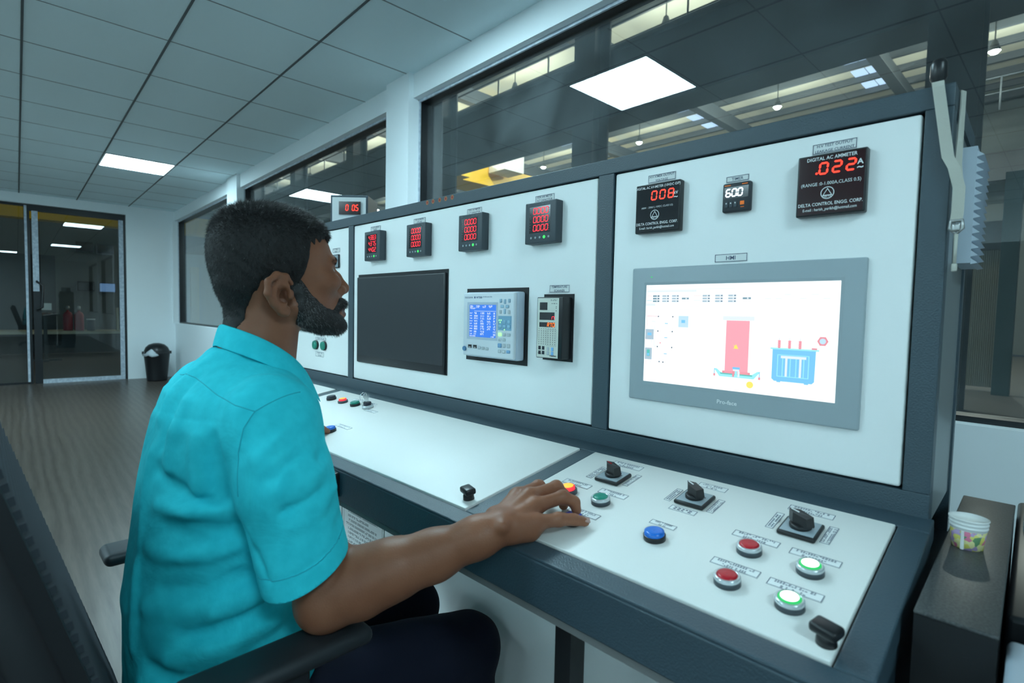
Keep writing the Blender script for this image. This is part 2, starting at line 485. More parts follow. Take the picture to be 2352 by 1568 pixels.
# ================================================================== THE HALL BEYOND THE GLASS
HZ = CZ+8.3
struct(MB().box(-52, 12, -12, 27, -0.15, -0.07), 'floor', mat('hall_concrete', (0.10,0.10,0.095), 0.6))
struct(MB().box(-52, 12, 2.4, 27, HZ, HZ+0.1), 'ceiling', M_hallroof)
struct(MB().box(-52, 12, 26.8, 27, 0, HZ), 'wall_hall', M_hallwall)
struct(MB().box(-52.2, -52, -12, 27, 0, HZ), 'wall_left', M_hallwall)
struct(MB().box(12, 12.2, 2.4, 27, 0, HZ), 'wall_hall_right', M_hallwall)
for k in range(14):
    y = 9.9+1.25*k
    o = MB().box(-50, 11, y-0.06, y+0.06, HZ-0.22, HZ).build('roof_purlin', M_hallsteel)
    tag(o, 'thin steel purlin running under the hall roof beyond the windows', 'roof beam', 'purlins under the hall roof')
for k in range(9):
    x = 1.0-5.5*k
    f = MB(); f.box(x-0.05, x+0.05, 9.9, 26.7, HZ-0.75, HZ-0.25).box(x-0.16, x+0.16, 9.9, 26.7, HZ-0.80, HZ-0.75)
    o = f.build('roof_rafter', M_hallsteel)
    tag(o, 'deep steel rafter crossing under the hall roof beyond the windows', 'roof beam', 'rafters under the hall roof')
gd = thing('crane_girder', 'long dark steel girder of the crane runway beyond the windows', 'girder', (0, 10.0, 0))
f = MB(); f.box(-50, 11, -0.25, 0.25, CZ+4.42, CZ+5.78)
f.build('girder_web', M_hallsteel, gd)
f = MB(); f.box(-50, 11, -0.36, 0.5, CZ+5.78, CZ+5.86).box(-50, 11, -0.36, 0.4, CZ+4.34, CZ+4.42); f.build('flange', M_hallsteel, gd)
rl = thing('walkway_railing', 'thin steel railing along the top of the crane runway girder', 'railing', (0, 10.42, CZ+5.86))
f = MB(); f.tube([(0,0,0),(0,0,0.95)], 0.025, 6)
p0 = f.build('post', M_hallsteel, rl, (-48,0,0))
for x in range(-46, 11, 2):
    p = p0.copy(); COL.objects.link(p); p.parent = rl; p.location = (x, 0, 0)
f = MB(); f.tube([(-50,0,0.95),(11,0,0.95)], 0.025, 6).tube([(-50,0,0.5),(11,0,0.5)], 0.018, 6); f.build('rail', M_hallsteel, rl)
g2_ = thing('crane_girder', 'dark crane runway girder on the far side of the hall', 'girder', (0, 25.4, 0))
MB().box(-50, 11, -0.25, 0.25, CZ+5.0, CZ+6.0).build('girder_web', M_hallsteel, g2_)
r2 = copy_tree(rl); r2.location = (0, 21.0, CZ+6.2); r2['label'] = 'thin steel walkway railing on the far side of the hall roof'
for k, x in enumerate((-1.35, -7.6, -13.1, -18.6, -24.1, -29.6, -35.1)):
    wd = 0.28
    f = MB(); f.box(x-wd, x+wd, 9.02, 9.07, -0.07, HZ).box(x-wd, x+wd, 9.53, 9.58, -0.07, HZ).box(x-0.04, x+0.04, 9.07, 9.53, -0.07, HZ)
    f.box(x-wd, x-wd+0.03, 9.07, 9.53, -0.07, HZ)
    o = f.build('steel_column', M_hallsteel)
    tag(o, 'tall dark steel column carrying the crane girder beyond the windows', 'column', 'steel columns of the hall')
for n, (x, y) in enumerate([(-5.35,19.2),(-11.3,19.2),(-17.6,19.2),(-23.5,19.2),(-11.3,11.0),(-23.4,11.0),(-1.0,19.2),(-17.2,11.0)]):
    o = thing('skylight', 'pale blue translucent skylight strip in the hall roof', 'skylight', (x, y, HZ-0.01), group='skylights in the hall roof')
    f = MB()
    for k in range(3 if y > 15 else 1):
        for j in (0, 1):
            f.box(-0.40+0.42*j, -0.02+0.42*j, 0.08+1.25*k, 1.2+1.25*k, -0.02, 0)
    f.build('translucent_sheet', M_sky, o)
LX = [-2.0-5.5*k for k in range(7)]
lm0 = None
for y in (12.0, 19.1):
    for x in LX:
        if lm0 is None:
            lm = thing('high_bay_lamp', '', 'lamp', (x, y, CZ+7.2), group='high bay lamps of the hall')
            f = MB(); f.lathe([(0.015,1.1),(0.015,0.30),(0.06,0.26),(0.10,0.12),(0.14,0.0),(0.13,0.0),(0.09,0.12)], 18); f.build('reflector', M_hallsteel, lm)
            f = MB(); f.lathe([(0.001,-0.09),(0.08,-0.06),(0.125,0.0),(0.125,0.02)], 18); f.build('bulb', M_lamp, lm)
            lm0 = lm
        else:
            lm = copy_tree(lm0); lm.location = (x, y, CZ+7.2)
        lm['label'] = ('bright round hall lamp hanging in the near row above the crane girder' if y < 15 else 'bright round hall lamp hanging in the far row below the crane girder')
        ld = bpy.data.lights.new('lamp_light', 'POINT'); ld.energy = HALL_LAMP; ld.color = (0.95, 1.0, 0.90); ld.shadow_soft_size = 0.15
        lo = bpy.data.objects.new('lamp_light', ld); COL.objects.link(lo); lo.parent = lm; lo.location = (0, 0, -0.2)
o = MB().box(-14.05, -13.98, 2.93, 3.10, 0.0, 2.02).build('cream_panel', mat('cream_paint',(0.62,0.60,0.48),0.6)); tag(o, 'cream upright panel seen through the far left window', 'panel')
o = MB().box(-14.6, -14.5, 2.40, 4.6, 0.0, 2.35).build('pale_partition', mat('pale_teal_paint',(0.42,0.52,0.55),0.6)); tag(o, 'pale blue grey partition seen through the far left window', 'partition')
# overhead crane
cr = thing('overhead_crane', 'yellow overhead crane bridge beyond the windows with a small sign on it', 'crane', (-16.6, 17.0, CZ))
MB().box(-0.9, 0.5, -6.0, 7.5, 4.95, 5.75).build('bridge_girder', M_yellow, cr)
f = MB(); f.box(-1.6, 1.6, -6.1, -5.2, 4.75, 5.5); f.build('end_truck', M_yellow, cr)
f = MB(); f.box(0.2, 0.4, -5.7, -5.5, 5.75, 8.3).box(0.2, 0.4, 7.0, 7.2, 5.75, 8.3); f.build('hanger', M_hallsteel, cr)
f = MB(); f.box(0.6, 1.5, -3.5, -2.5, 5.4, 6.4); f.build('hoist_cabinet', M_lab, cr)
f = MB(); f.box(-0.75, 0.55, -3.56, -3.5, 5.78, 6.35, 0).box(-0.30, 0.30, -3.58, -3.56, 5.82, 6.30, 1).box(0.30, 0.50, -3.58, -3.56, 5.82, 6.0, 2)
f.build('sign_board', [M_lab, mat('sign_blue',(0.03,0.10,0.45),0.5), mat('sign_green',(0.05,0.4,0.15),0.5)], cr, label='white sign board with blue and green fields')
c2 = tag(MB().box(-21.9, -20.4, 13.4, 14.6, CZ+4.9, CZ+6.1).box(-21.3, -21.0, 13.9, 14.1, CZ+6.1, HZ).build('crane_end_carriage', M_yellow), 'yellow box end of a crane beside a dark column beyond the window', 'crane')

# what shows through the glazed end wall
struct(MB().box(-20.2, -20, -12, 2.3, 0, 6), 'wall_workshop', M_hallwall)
o = MB().box(-16.3, -15.9, -6, 4.5, CZ+1.86, CZ+2.3).build('yellow_beam', M_yellow); tag(o, 'yellow crane beam seen at the top of the glass door', 'girder')
tk = thing('work_table', 'long pale work table beyond the glass door', 'table', (-16.0, 0.8, 0))
MB().box(-0.5, 0.5, -1.2, 1.9, 0.44, 0.50).build('table_top', mat('pale_table_top', (0.60,0.56,0.42), 0.5), tk)
for x in (-0.4, 0.4):
    for y in (-1.1, 1.8): MB().box(x-0.03, x+0.03, y-0.03, y+0.03, -0.07, 0.44).build('leg', M_hallsteel, tk)
MB().box(-0.45, -0.40, -1.2, 1.9, -0.05, 0.40).build('back_sheet', M_hallsteel, tk)
ca = thing('gas_cylinder', 'red cylinder on the table beyond the glass door, left one of two', 'cylinder', (-16.0, 0.86, 0.50), group='red cylinders on the work table')
f = MB(); f.lathe([(0.085,0),(0.09,0.02),(0.09,0.36),(0.06,0.42),(0.025,0.44),(0.025,0.48)], 18); f.build('cylinder_body', mat('red_paint',(0.40,0.02,0.03),0.4), ca)
f = MB(); f.lathe([(0.035,0.47),(0.035,0.55),(0.02,0.57)], 10); f.build('valve', M_steel, ca)
cb = copy_tree(ca); cb.location = (-16.0, 1.06, 0.50); cb['label'] = 'red cylinder on the table beyond the glass door, right one of two'
o = thing('metal_pot', 'dark pot with a bright rim on the table beyond the glass door', 'pot', (-15.8, 1.26, 0.50))
f = MB(); f.lathe([(0.07,0),(0.08,0.02),(0.08,0.26)], 16); f.build('pot_body', M_hallsteel, o)
f = MB(); f.lathe([(0.083,0.255),(0.083,0.28),(0.06,0.28)], 16); f.build('rim', M_lab, o)
o = MB().box(-16.04, -15.96, 1.76, 1.81, 0.50, 1.05).build('upright_post', mat('beige_paint',(0.5,0.47,0.33),0.5)); tag(o, 'beige upright post on the table beyond the glass door', 'post')
o = thing('test_stand', 'pale instrument on a stand beyond the glass door near its handle', 'instrument', (-14.5, 0.42, 0))
MB().box(-0.12, 0.12, -0.10, 0.10, 0.98, 1.12).build('instrument_case', M_lab, o)
MB().box(-0.03, 0.03, -0.03, 0.03, -0.07, 0.98).build('stand_post', M_hallsteel, o)
f = MB(); f.box(-0.25, 0.25, -0.04, 0.04, -0.07, -0.03).box(-0.04, 0.04, -0.25, 0.25, -0.07, -0.03); f.build('stand_foot', M_hallsteel, o)
for k, (y, z, lit) in enumerate([(1.40,1.66,0),(1.86,1.63,0),(1.42,0.52,0),(1.90,0.50,1)]):
    o = thing('wall_screen', ['dark screen high on the workshop wall, left of the upper pair','dark screen high on the workshop wall, right of the upper pair','dark screen low on the workshop wall, left of the lower pair','screen with a dim blue picture low on the workshop wall'][k], 'screen', (-19.9, y*1.05, CZ+z), group='screens on the workshop wall')
    MB().box(-0.1, 0.0, -0.20, 0.20, -0.14, 0.14).build('screen_case', M_black, o)
    MB().box(0.0, 0.01, -0.18, 0.18, -0.12, 0.12).build('screen_face', glow('dim_blue_screen',(0.12,0.22,0.4),0.5) if lit else M_disp, o)
o = MB().box(-19.0, -18.2, -0.6, 0.75, -0.07, 2.35).build('tall_cabinet', mat('dark_cabinet', (0.035,0.045,0.05), 0.5)); tag(o, 'tall dark cabinet standing against the workshop wall', 'cabinet')
# lower wall furniture outside the right-hand window
o = thing('roller_shutter', 'pale corrugated shutter beyond the window to the right of the console', 'shutter', (-1.55, 12.5, 0))
f = MB()
for k in range(40): f.box(-0.55+0.028*k, -0.55+0.028*k+0.02, -0.03, 0.0, 0.0, 2.4)
f.box(-0.56, 0.58, 0.0, 0.03, 0.0, 2.4); f.build('corrugated_sheet', mat('shutter_sheet', (0.50,0.50,0.42), 0.6), o)
f = MB(); f.box(-0.6, 0.6, -0.05, 0.05, 2.4, 2.9); f.build('header', M_hallsteel, o)
o = MB().box(-1.0, -0.78, 11.9, 12.1, -0.07, 3.6).build('teal_post', mat('teal_paint', (0.10,0.22,0.24), 0.5)); tag(o, 'teal painted post beyond the window to the right of the console', 'post')

# ================================================================== THE CONSOLE
con = thing('control_console', 'long slate grey control console with white front panels, sloping desk, buttons and switches', 'control console', CO, (0,0,ANG))
def bev(o, w_=0.002, seg=2):
    m = o.modifiers.new('bevel', 'BEVEL'); m.width = w_; m.segments = seg; m.limit_method = 'ANGLE'
    return o
U0, U1 = -2.035, 0.024
ZT, PB, PT = 1.425, 0.892, 1.396
PAN = [(-2.005, -1.5285), (-1.4965, -0.523), (-0.487, -0.006)]
f = MB()
f.box(U0, U1, 0, 0.03, PT, ZT).box(U0, U1, 0, 0.03, DZ-0.03, PB)
for a, c in ((U0, PAN[0][0]), (PAN[0][1], PAN[1][0]), (PAN[1][1], PAN[2][0]), (PAN[2][1], U1)): f.box(a, c, 0, 0.03, PB, PT)
bev(f.build('front_frame', M_slate, con), 0.0012)
f = MB(); f.box(U0, U1, 0.03, 0.28, PT, ZT); f.box(U0, U1-0.001, 0.26, 0.28, 0.0, PT); f.box(U0, U0+0.02, 0.03, 0.26, 0.0, PT)
f.build('cabinet_shell', M_slate, con)
MB().box(U1-0.022, U1-0.004, 0.03, 0.26, 0.84, PT).build('side_panel', M_side, con, label='bare grey sheet steel side panel')
for i, (a, c) in enumerate(PAN):
    f = MB(); f.rbox(a+0.0025, c-0.0025, 0.002, 0.026, PB+0.0025, PT-0.0025, 0.004)
    f.build('front_panel', M_panel, con, label='white upright front panel, %s of three' % ('left','wide middle','right')[i])
f = MB(); f.box(U0+0.02, U1-0.02, 0.028, 0.05, PB, PT); f.build('panel_backing', M_blackm, con)
# --- desk: a frame of bars and three lift-up lids, all in the sloping plane
YF, YFl = -0.375, -0.343
DP = [(-2.005, -1.533), (-1.497, -0.518), (-0.485, -0.003)]
f = MB(); th = 0.03
f.box(U0, 0.03, -0.038, 0.004, -th, 0).box(U0, 0.03, YF, YFl, -th, 0)
for a, c in ((U0, DP[0][0]), (DP[0][1], DP[1][0]), (DP[1][1], DP[2][0]), (DP[2][1], 0.03)): f.box(a, c, YFl, -0.038, -th, 0)
bev(f.build('desk_frame', M_slate, con, (0,0,DZ), (DA,0,0)), 0.002)
MB().box(U0+0.02, 0.01, YF+0.02, -0.01, -th-0.01, -th).build('desk_tray', M_blackm, con, (0,0,DZ), (DA,0,0))
lids = []
for i, (a, c) in enumerate(DP):
    f = MB(); f.rbox(a+0.002, c-0.002, YFl+0.002, -0.040, -0.02, 0.002, 0.0015)
    lids.append(f.build('desk_lid', M_lid, con, (0,0,DZ), (DA,0,0), label='white sloping desk lid, %s of three' % ('left','wide middle','right')[i]))
vf = YF*math.cos(DA)
zf = dz(vf)
f = MB(); f.box(U0, 0.03, vf-0.0005, vf+0.012, zf-0.066, zf-0.004); bev(f.build('front_fascia', M_slate, con), 0.002)
f = MB(); f.box(U0, 0.03, vf+0.004, vf+0.045, zf-0.078, zf-0.066); f.build('fascia_flange', M_flange, con)
f = MB(); f.box(0.0, 0.028, vf+0.012, 0.0, zf-0.066, zf-0.03).box(0.0, 0.028, -0.31, 0.26, 0.0, zf-0.03).add([(0.0,0,zf-0.03),(0.028,0,zf-0.03),(0.028,vf+0.012,zf-0.03),(0.0,vf+0.012,zf-0.03),(0.0,0,DZ-0.028),(0.028,0,DZ-0.028)], [(1,0,4,5),(0,3,4),(1,5,2),(3,2,5,4)])
f.build('pedestal_side', M_slate, con)
f = MB(); f.box(U0+0.02, 0.0, -0.07, -0.05, 0.06, 0.78); f.build('kneehole_panel', M_panel, con, label='white panel at the back of the kneehole')
f = MB()
for x in (-1.43, -0.98, -0.50): f.box(x, x+0.002, -0.0715, -0.07, 0.06, 0.78)
f.build('panel_joint', M_inkg, con)
MB().box(U0, 0.0, -0.09, 0.2, 0.0, 0.06).build('plinth', M_slate, con)
for x in (-0.318, -1.70):
    MB().box(x, x+0.026, vf+0.02, vf+0.05, 0.0, zf-0.066).build('leg', M_black, con)
f = MB(); f.rbox(-0.935, -0.868, vf-0.012, vf+0.002, zf-0.058, zf-0.008, 0.004); f.build('fascia_latch', M_black, con, label='black latch on the front fascia')
# five round orange stickers on the top rail
for x in (-1.093, -1.067, -1.038, -1.012, -0.985):
    f = MB(); f.lathe([(0.0062,0),(0.0062,0.0004)], 16, 0, onface(x, 1.4172, 0)).lathe([(0.0032,0),(0.0032,0.0003)], 10, 1, onface(x, 1.4172, 0.0004))
    f.build('round_sticker', [mat('sticker_orange',(0.42,0.15,0.05),0.6), mat('sticker_red',(0.35,0.03,0.03),0.6)], con)

def plate(x0, x1, z0, z1, lines, size, out=-0.0015, t=0.0009):
    """engraved label on the upright face"""
    f = MB(); f.box(x0, x1, -out-0.0008, -out+0.001, z0, z1, 0)
    o2 = out+0.0010
    border(f, x0+0.0005, x1-0.0005, z0+0.0005, z1-0.0005, t, o2, 1)
    n = len(lines)
    for i, s in enumerate(lines):
        zc = z1-(z1-z0)*(i+0.5)/n
        if s == '~': scribble(f, x0+(x1-x0)*(0.12 if i == 0 else 0.3), x1-(x1-x0)*(0.12 if i == 0 else 0.3), zc, size*0.9, o2, 1, None, int(-x0*1000)+i)
        else: f.text(s, size, onface((x0+x1)/2, zc, o2), 1, bold=0.012)
    lines = [s for s in lines if s != '~']
    if not lines: return f.build('label_plate', [M_lab, M_labd], con)
    return f.build('label_plate', [M_lab, M_labd], con, label='white label reading ' + ' '.join(lines))
plate(-1.389, -1.333, 1.3655, 1.3800, ['~', '~'], 0.0056)
plate(-1.157, -1.102, 1.3655, 1.3795, ['FOR VAF METER', '~'], 0.0056)
plate(-0.925, -0.870, 1.3650, 1.3790, ['FOR VAF METER', 'L.T CAPACITOR'], 0.0060)
plate(-0.693, -0.638, 1.3650, 1.3795, ['FOR VAF METER', 'H.T CAPACITOR'], 0.0060)
plate(-0.645, -0.590, 1.1665, 1.1825, ['TEMPERATURE', 'SCANNER'], 0.0066)
plate(-0.412, -0.357, 1.3640, 1.3785, ['H.V X\'MER OUTPUT', 'VOLTAGE'], 0.0056)
plate(-0.266, -0.229, 1.3425, 1.3525, ['TIMER'], 0.0068)
plate(-0.138, -0.081, 1.3635, 1.3785, ['H.V TEST OUTPUT', 'LEAKAGE CURRENT'], 0.0056)
plate(-0.280, -0.226, 1.2125, 1.2262, ['HMI'], 0.0095)
plate(-1.640, -1.590, 1.315, 1.330, ['~', '~'], 0.0056)
plate(-1.770, -1.705, 0.947, 0.965, ['~', '~'], 0.0060)
plate(-1.770, -1.690, 1.008, 1.018, ['~'], 0.0056)

# --- push buttons and switches in the desk (parts of the console)
DESKROT = (DA, 0, 0)
def dloc(u, v, h=0.002):
    y = v/math.cos(DA)
    return (u, y*math.cos(DA)-h*math.sin(DA), DZ + y*math.sin(DA) + h*math.cos(DA))
def button(u, v, kind, label, r=0.0148, face=False, z=None):
    if face: loc, rot = (u, 0.002, z), (math.pi/2, 0, 0)
    else: loc, rot = dloc(u, v), DESKROT
    base = MB(); base.lathe([(r,0),(r,0.0060),(r-0.0006,0.0068),(r-0.003,0.0068)], 32)
    o = base.build('push_button', M_meter if kind in ('red','green2','litg','litr') else M_black, con, loc, rot, label)
    if kind in ('red', 'green2', 'litg'):
        f = MB(); f.lathe([(r-0.0002,0.0066),(r-0.0002,0.0092),(r-0.0012,0.0108),(r-0.0034,0.0108),(r-0.0036,0.007)], 32, cap=False); f.build('bezel_ring', M_ring, o)
    cr_ = r-0.0034
    if kind in ('litg', 'litr'):
        f = MB(); f.lathe([(cr_,0.006),(cr_,0.0112),(cr_-0.0012,0.0120),(cr_*0.80,0.0124)], 32, 0, cap=False).lathe([(cr_*0.80,0.0124),(cr_*0.4,0.0132),(0.0005,0.0134)], 32, 1, cap=False)
        f.build('lit_cap', [M_litg, M_litw] if kind == 'litg' else [M_litr, M_lity], o)
    else:
        cm = {'red':M_redcap,'green2':M_grncap,'green':M_grncap,'blue':M_bluecap,'dblue':M_dkblue,'black':M_blkcap}[kind]
        f = MB(); f.lathe([(cr_+(0.002 if kind in ('blue','dblue','black','green') else 0),0.006),(cr_+(0.0016 if kind in ('blue','dblue','black','green') else 0),0.0112),(cr_*0.8,0.0124),(0.0005,0.0118)], 32, cap=False)
        f.build('cap', cm, o)
    return o
button(-0.128, -0.206, 'red', 'red push button in the upper row of the right desk lid')
button(-0.124, -0.2805, 'red', 'red push button in the lower row of the right desk lid')
button(-0.0585, -0.208, 'litg', 'glowing green push button in the upper row')
button(-0.0575, -0.281, 'litg', 'glowing green push button in the lower row')
button(-0.237, -0.245, 'blue', 'bright blue push button alone on the right desk lid')
button(-0.354, -0.203, 'green2', 'green push button beside the hand')
button(-0.418, -0.203, 'litr', 'glowing red push button behind the fingers')
button(-0.353, -0.273, 'dblue', 'dark blue push button under the fingers')
button(-1.417, -0.113, 'black', 'black push button at the back of the middle desk lid')
button(-1.347, -0.112, 'litr', 'glowing red push button at the back of the middle desk lid')
button(-1.278, -0.110, 'green', 'green push button beside the key switch')
button(-1.116, -0.267, 'blue', 'blue push button near the operator\'s left hand')
button(-1.764, 0, 'green', 'green push button low on the left panel, left of two', face=True, z=0.989, r=0.017)
button(-1.700, 0, 'green', 'green push button low on the left panel, right of two', face=True, z=0.989, r=0.017)
# key switch with its keys
o = MB(); o.lathe([(0.0160,0),(0.0160,0.006),(0.0150,0.0085),(0.0115,0.0085)], 28)
ks = o.build('key_switch', M_ring, con, dloc(-1.218, -0.104), DESKROT, 'key switch with keys left in it')
f = MB(); f.lathe([(0.0112,0.008),(0.0112,0.015),(0.0100,0.0165)], 24); f.build('lock_barrel', M_blkcap, ks)
f = MB(); f.box(-0.0012, 0.0012, -0.005, 0.005, 0.016, 0.026).lathe([(0.0095,-0.001),(0.0095,0.001)], 20, 0, Matrix.Translation((0,0,0.034)) @ Matrix.Rotation(R_(90),4,'Y')); f.build('key', M_chrome, ks)
f = MB(); f.tube([(0.001+0.004*math.sin(a), -0.006+0.011*math.cos(a)-0.004, 0.036+0.011*math.sin(a)) for a in [k*math.pi/8 for k in range(16)]], 0.0008, 6, closed=True)
f.build('key_ring', M_chrome, ks)
f = MB(); f.box(-0.030, -0.008, -0.0105, -0.0055, 0.002, 0.004, 0, Matrix.Rotation(R_(-22), 4, 'Y')).lathe([(0.008,0.0),(0.008,0.0018)], 16, 0, Matrix.Translation((-0.010,-0.008,0.018))); f.build('spare_key', M_chrome, ks)

def desk_label(x0, x1, v0, v1, lines, seed, vertical=False):
    f = MB(); y0, y1 = v0/math.cos(DA), v1/math.cos(DA)
    T = Matrix.Rotation(-math.pi/2, 4, 'X')
    f.box(x0, x1, y0, y1, 0.0015, 0.0026, 0)
    t = 0.0008; z = 0.0029
    for a, b_, c, d in ((x0,x1,y0,y0+t),(x0,x1,y1-t,y1),(x0,x0+t,y0,y1),(x1-t,x1,y0,y1)):
        f.quad((a,c,z),(b_,c,z),(b_,d,z),(a,d,z),1)
    M0 = Matrix.Translation((0,0,z)) @ T
    if vertical:
        w_ = x1-x0
        for i in range(lines):
            xc = x0 + w_*(i+0.5)/lines
            Mv = Matrix.Translation((xc, (y0+y1)/2, z)) @ Matrix.Rotation(math.pi/2, 4, 'Z') @ T
            scribble(f, -(y1-y0)/2+0.004, (y1-y0)/2-0.004, 0, w_/lines*0.62, 0, 1, Mv, seed+i)
    else:
        h = (y1-y0)/lines
        for i in range(lines):
            yc = y1-(i+0.5)*h
            pad = 0.006 if i == 0 else 0.014
            scribble(f, x0+pad, x1-pad, 0, h*0.62, 0, 1, Matrix.Translation((0, yc, z)) @ T, seed+i)
    return f.build('desk_label', [M_lab, M_labd], con, (0,0,DZ), DESKROT)
for i, (a, c, v0, v1) in enumerate([(-0.161,-0.104,-0.180,-0.166),(-0.157,-0.101,-0.254,-0.240),(-0.090,-0.035,-0.182,-0.168),(-0.090,-0.034,-0.257,-0.243),
        (-0.264,-0.226,-0.214,-0.203),(-0.380,-0.330,-0.176,-0.161),(-0.452,-0.399,-0.178,-0.163),(-0.382,-0.329,-0.251,-0.237),
        (-0.424,-0.366,-0.073,-0.056),(-0.261,-0.216,-0.073,-0.058),(-0.126,-0.069,-0.073,-0.058),
        (-1.345,-1.290,-0.085,-0.072),(-1.275,-1.220,-0.085,-0.072),(-1.205,-1.150,-0.125,-0.112),(-1.150,-1.085,-0.238,-0.224)]):
    desk_label(a, c, v0, v1, 2, i*7)
for i, (a, c, v0, v1) in enumerate([(-0.134,-0.124,-0.137,-0.090),(-0.068,-0.057,-0.138,-0.091),(-0.430,-0.419,-0.140,-0.092),(-0.361,-0.351,-0.134,-0.088),(-0.281,-0.271,-0.142,-0.098),(-0.214,-0.204,-0.142,-0.098)]):
    desk_label(a, c, v0, v1, 1 if i % 2 == 0 else 2, 200+i*5, True)
desk_label(-0.262, -0.222, -0.163, -0.150, 1, 300)

# rotary selector switches
def rotary(loc, rot, ang, label, s=0.023, red=False):
    f = MB(); f.rbox(-s, s, -s, s, 0, 0.0065, 0.0025, 0); o = f.build('rotary_switch', M_black, con, loc, rot, label)
    f = MB(); q = s-0.003; f.box(-q, q, -q, q, 0.0064, 0.0069, 0)
    for k in range(-2, 3):
        a = math.pi/2 + k*0.6
        f.box(0.75*q*math.cos(a)-0.0006, 0.75*q*math.cos(a)+0.0006, 0.75*q*math.sin(a)-0.0014, 0.75*q*math.sin(a)+0.0014, 0.0069, 0.0071, 1)
    f.build('legend_plate', [mat('switch_plate_grey',(0.36,0.42,0.46),0.35), M_ink], o)
    f = MB(); Mk = Matrix.Rotation(ang, 4, 'Z')
    f.lathe([(0.0135,0.0068),(0.0135,0.0115),(0.0115,0.0125)], 24, 0)
    pts = [(-0.0072,-0.0150),(0.0072,-0.0150),(0.0082,0.006),(0,0.0180),(-0.0082,0.006)]
    n = len(pts)
    lo_ = [Mk @ Vector((x,y,0.011)) for x, y in pts]; hi_ = [Mk @ Vector((x*0.86,y*0.95,0.0265-(0.002 if y < 0 else 0))) for x, y in pts]
    f.add(lo_+hi_, [tuple(range(n,2*n))]+[(i,(i+1)%n,n+(i+1)%n,n+i) for i in range(n)], 0)
    f.build('selector_handle', M_black, o)
    f = MB(); f.box(-0.0008, 0.0008, 0.002, 0.014, 0.0258, 0.0270, 0, Mk); f.build('pointer_mark', M_redcap if red else M_wink, o)
    return o
rotary(dloc(-0.387,-0.121), DESKROT, R_(68), 'rotary switch nearest the hand, with a dark red mark', red=True)
rotary(dloc(-0.241,-0.121), DESKROT, R_(60), 'middle rotary switch on the right desk lid')
rotary(dloc(-0.094,-0.123), DESKROT, R_(66), 'rotary switch nearest the right end of the desk')
rotary((-1.612, 0.002, 1.285), (math.pi/2,0,0), R_(-30), 'rotary switch on the left upright panel')
# lid knobs (star grips)
def lid_knob(u, v, lid):
    f = MB(); f.lathe([(0.0095,0.002),(0.0090,0.008),(0.0072,0.014)], 18)
    f.rbox(-0.0132, 0.0132, -0.0095, 0.0095, 0.012, 0.0225, 0.0035, 0, Matrix.Rotation(-0.25, 4, 'Z'))
    f.build('knob', M_black, lid, (u, v/math.cos(DA), 0.0))
lid_knob(-0.541, -0.311, lids[1]); lid_knob(-0.0145, -0.314, lids[2])

# notice sheet behind the knee space
nt_ = thing('notice_sheet', 'printed notice sheet fixed to the white panel under the console desk', 'notice', cw(-1.30, -0.0705, 0.42), (0,0,ANG))
f = MB(); f.box(-0.118, 0.118, -0.002, 0, -0.17, 0.22, 0); border(f, -0.112, 0.112, -0.165, 0.215, 0.0012, 0.0023, 1)
for k in range(26):
    scribble(f, -0.085 if k % 4 else -0.098, 0.085-0.05*((k*37) % 5 == 0), 0.197-k*0.0135, 0.0068, 0.0024, 1, None, 900+k)
f.build('printed_sheet', [M_lab, M_ink], nt_)

# ------------------------------------------------------------------ instruments let into the panels
def dev(name, label, cat, x, z, group=None):
    return thing(name, label, cat, cw(x, 0.0015, z), (0, 0, ANG), group)
mpos = [(-1.3455, 1.3165), (-1.117, 1.316), (-0.8885, 1.3165), (-0.6585, 1.3165)]
rows = [['438.3','437.5','440.2'], ['0.000']*3, ['0.000']*3, ['0.000']*3]
ml = ['grey panel meter reading 438.3 in red, first from the left above the monitor',
      'grey panel meter showing red zeros, above the right end of the monitor',
      'grey panel meter showing red zeros, above the white power analyser',
      'grey panel meter showing red zeros, above the temperature scanner, rightmost of four']
for i, (x, z) in enumerate(mpos):
    t = dev('panel_meter', ml[i], 'panel meter', x, z, 'grey three-row panel meters')
    s = 0.0445
    f = MB(); f.rbox(-s, s, -0.022, 0.001, -s, s, 0.0025); f.build('housing', M_meter, t)
    o = 0.0223
    f = MB(); rect(f, -0.031, 0.0285, -0.022, 0.034, o); d = f.build('display_window', M_disp, t)
    f = MB()
    for k, s7 in enumerate(rows[i]): seg7(f, s7, -0.0195, 0.0185-0.0182*k, 0.0125, 0.0078, 0.0034, o+0.0003)
    f.build('red_digits', M_red7, d)
    f = MB()
    for k in range(12): rect(f, 0.0235, 0.0265, -0.019+0.0042*k, -0.0180+0.0042*k, o+0.0003)
    for k in range(8): rect(f, -0.0292, -0.0272, -0.016+0.006*k, -0.015+0.006*k, o+0.0003)
    f.build('scale_marks', M_inkg, d)
    f = MB()
    for k in range(5):
        if k != 3: f.lathe([(0.0025,0),(0.0025,0.0004)], 10, 0, onface(-0.025+0.0125*k, -0.032, o))
    scribble(f, -0.036, -0.026, 0.0395, 0.004, o, 1, None, i); scribble(f, 0.004, 0.033, 0.0385, 0.003, o, 1, None, i+50)
    f.build('keys', [M_hmi, M_inkg], t)
    f = MB(); f.lathe([(0.0036,0),(0.0032,0.0008)], 14, 0, onface(0.0125, -0.032, o)); f.build('status_light', M_grnled, t, label='glowing green key')

